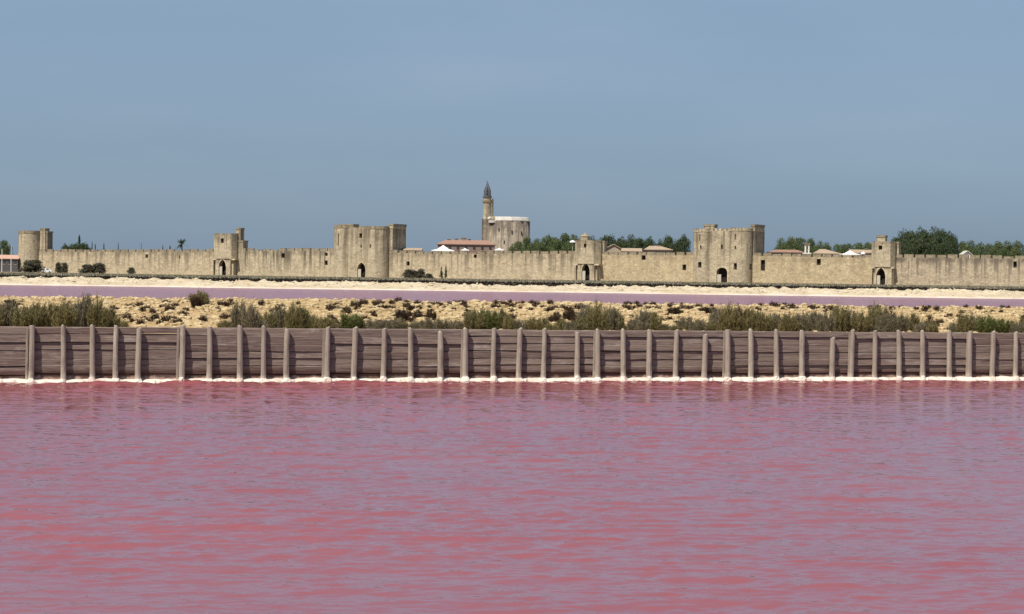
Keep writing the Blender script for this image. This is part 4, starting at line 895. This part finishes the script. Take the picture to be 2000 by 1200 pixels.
LABS = {'olive': ('olive-brown feathery shrub on the stony bank behind the fence', 'olive feathery shrubs'), 'grey': ('grey-brown wispy shrub on the stony bank behind the fence', 'grey wispy shrubs'),
        'fresh': ('fresh green low shrub on the stony bank right behind the fence', 'fresh green shrubs'), 'dark': ('large dark brown dried shrub among the tufts on the stony bank', 'dark dried shrubs')}
for i, (px, w, y0, y1, kind) in enumerate(shr):
    hit = bank_at(px, y1 - 1)
    if not hit: hit = (fuz(px, 640)[0], .9)
    u, d = hit; d = max(d, .75)
    if y1 > 643 - (1000 - px) * .0062 - 9: d = 1.4 + (i % 3) * .5; u = fuz(px, 640, d)[0]   # rooted right behind the boards
    d = d; B = bank_pt(u, d); Y = B[1]; r = w / 2 * Y / F_PX * 1.12; top = atY(px, y0, Y)[2]; h = max(.25, top - B[2])
    lab, grp = LABS[kind]; sz = 'tall ' if h > .95 else 'low ' if h < .6 else 'mid-height '
    if kind != 'fresh': lab, grp = sz + lab, sz + grp
    if px == 389: lab, grp = 'lone bushy olive shrub standing on the crest of the stony bank', None
    t = thing('shrub', lab, 'shrub', B, grp); t.rotation_euler.z = i * 1.9
    f_ = obj('foliage', SH[kind][i % 3], t); f_.scale = (r, r, h); s_ = obj('stems', STEM[i % 2], t); s_.scale = (r, r, h * .8)

# dark dried tufts dotted over the slope
TU = [shrub_mesh('tuft_%d' % i, 200 + i, 420, MS['dry_dark'], .1, .055, .26) for i in range(4)]
zones = [(215, 370, 592, 634, 34), (395, 460, 590, 634, 16), (500, 660, 594, 612, 14), (640, 920, 590, 612, 62), (640, 915, 612, 634, 30), (955, 1140, 590, 606, 44), (985, 1130, 606, 630, 22), (1200, 1390, 594, 606, 34), (1225, 1330, 606, 640, 20), (1480, 1640, 596, 610, 30), (1690, 1790, 598, 606, 8), (1780, 1990, 600, 614, 24), (1800, 1880, 614, 640, 14), (1975, 2060, 602, 640, 14), (-30, 60, 588, 600, 6)]
nt_ = 0
for x0, x1, y0, y1, n in zones:
    for k in range(round(n * .78)):
        hit = bank_at(random.uniform(x0, x1), random.uniform(y0, y1))
        if not hit or hit[1] > 26.5: continue
        s_ = random.uniform(.095, .18); o = obj('dried_tuft', TU[nt_ % 4], None, bank_pt(*hit)); nt_ += 1
        o.scale = (s_ * random.uniform(.8, 1.3), s_, s_ * random.uniform(1.0, 1.5)); o.rotation_euler.z = random.random() * 6
        tag(o, 'small dark brown dried tuft dotted on the pale stony bank', 'dried tuft', 'dark dried tufts on the bank')
ex = []                                     # the many smaller tufts between them
tv = np.array([v.co[:] for v in TU[0].vertices]).reshape(-1, 3, 3)[:90]
for x0, x1, y0, y1, n in zones:
    for k in range(round(n * 1.6)):
        hit = bank_at(random.uniform(x0, x1), random.uniform(y0, y1))
        if not hit or hit[1] > 26.5: continue
        s_ = random.uniform(.04, .085); ex.append(tv * np.array([s_ * 1.2, s_, s_ * 1.2]) + np.array(bank_pt(*hit)))
o = stuff(obj('small_dried_tufts', tri_mesh('small_dried_tufts', np.concatenate(ex), MS['dry_dark'])))
tag(o, 'scatter of tiny dark dried plants between the bank stones', 'dried plants')
# stones: the larger ones are pieces of the bank, the rest is rubble
import bmesh
ROCK = []
for i in range(5):
    bm = bmesh.new(); bmesh.ops.create_icosphere(bm, subdivisions=1, radius=1); rr_ = random.Random(i)
    for v in bm.verts: v.co *= rr_.uniform(.68, 1.2); v.co.z *= .72
    me = bpy.data.meshes.new('stone'); bm.to_mesh(me); bm.free(); me.materials.append(MS['bank_stone']); ROCK.append(me)
for k in range(290):
    u = random.uniform(-6, 36); d = random.uniform(1.2, 26); s_ = random.uniform(.09, .24)
    o = obj('stone', ROCK[k % 5], bank, bank_pt(u, d, .02)); o.scale = (s_ * 1.3, s_, s_ * .9); o.rotation_euler = (random.uniform(-.4, .4), random.uniform(-.4, .4), random.random() * 6)
co = np.array([list(v.co) for v in ROCK[0].vertices]); fa = np.array([list(p.vertices) for p in ROCK[0].polygons])
n = 16000; uu = rng.uniform(-20, 50, n); dd = .5 + 26.5 * rng.random(n); ss = .03 + .12 * rng.random(n) ** 2; an = rng.random(n) * 6.28
zz = bank_full(uu, dd); cx_ = FA[0] + FE[0] * uu + FN[0] * dd; cy_ = FA[1] + FE[1] * uu + FN[1] * dd
Rv = np.stack([co[None, :, 0] * np.cos(an)[:, None] - co[None, :, 1] * np.sin(an)[:, None], co[None, :, 0] * np.sin(an)[:, None] + co[None, :, 1] * np.cos(an)[:, None], np.repeat(co[None, :, 2], n, 0)], 2) * ss[:, None, None] + np.stack([cx_, cy_, zz], 1)[:, None, :]
stuff(obj('rubble', tri_mesh('rubble', Rv[:, fa, :].reshape(-1, 3, 3), MS['bank_stone']), bank))
n = 5200; uu = rng.uniform(-20, 50, n); dd = np.where(rng.random(n) < .6, rng.uniform(20, 27, n), rng.uniform(.3, 20, n))
cx_ = FA[0] + FE[0] * uu + FN[0] * dd; cy_ = FA[1] + FE[1] * uu + FN[1] * dd
o = stuff(obj('dry_grass', tri_mesh('dry_grass', blades(n, cx_, cy_, bank_full(uu, dd) - .02, .13, .022, .8, rng), MS['dry_grass'])))
tag(o, 'straw-coloured dry grass scattered over the stony bank', 'grass')
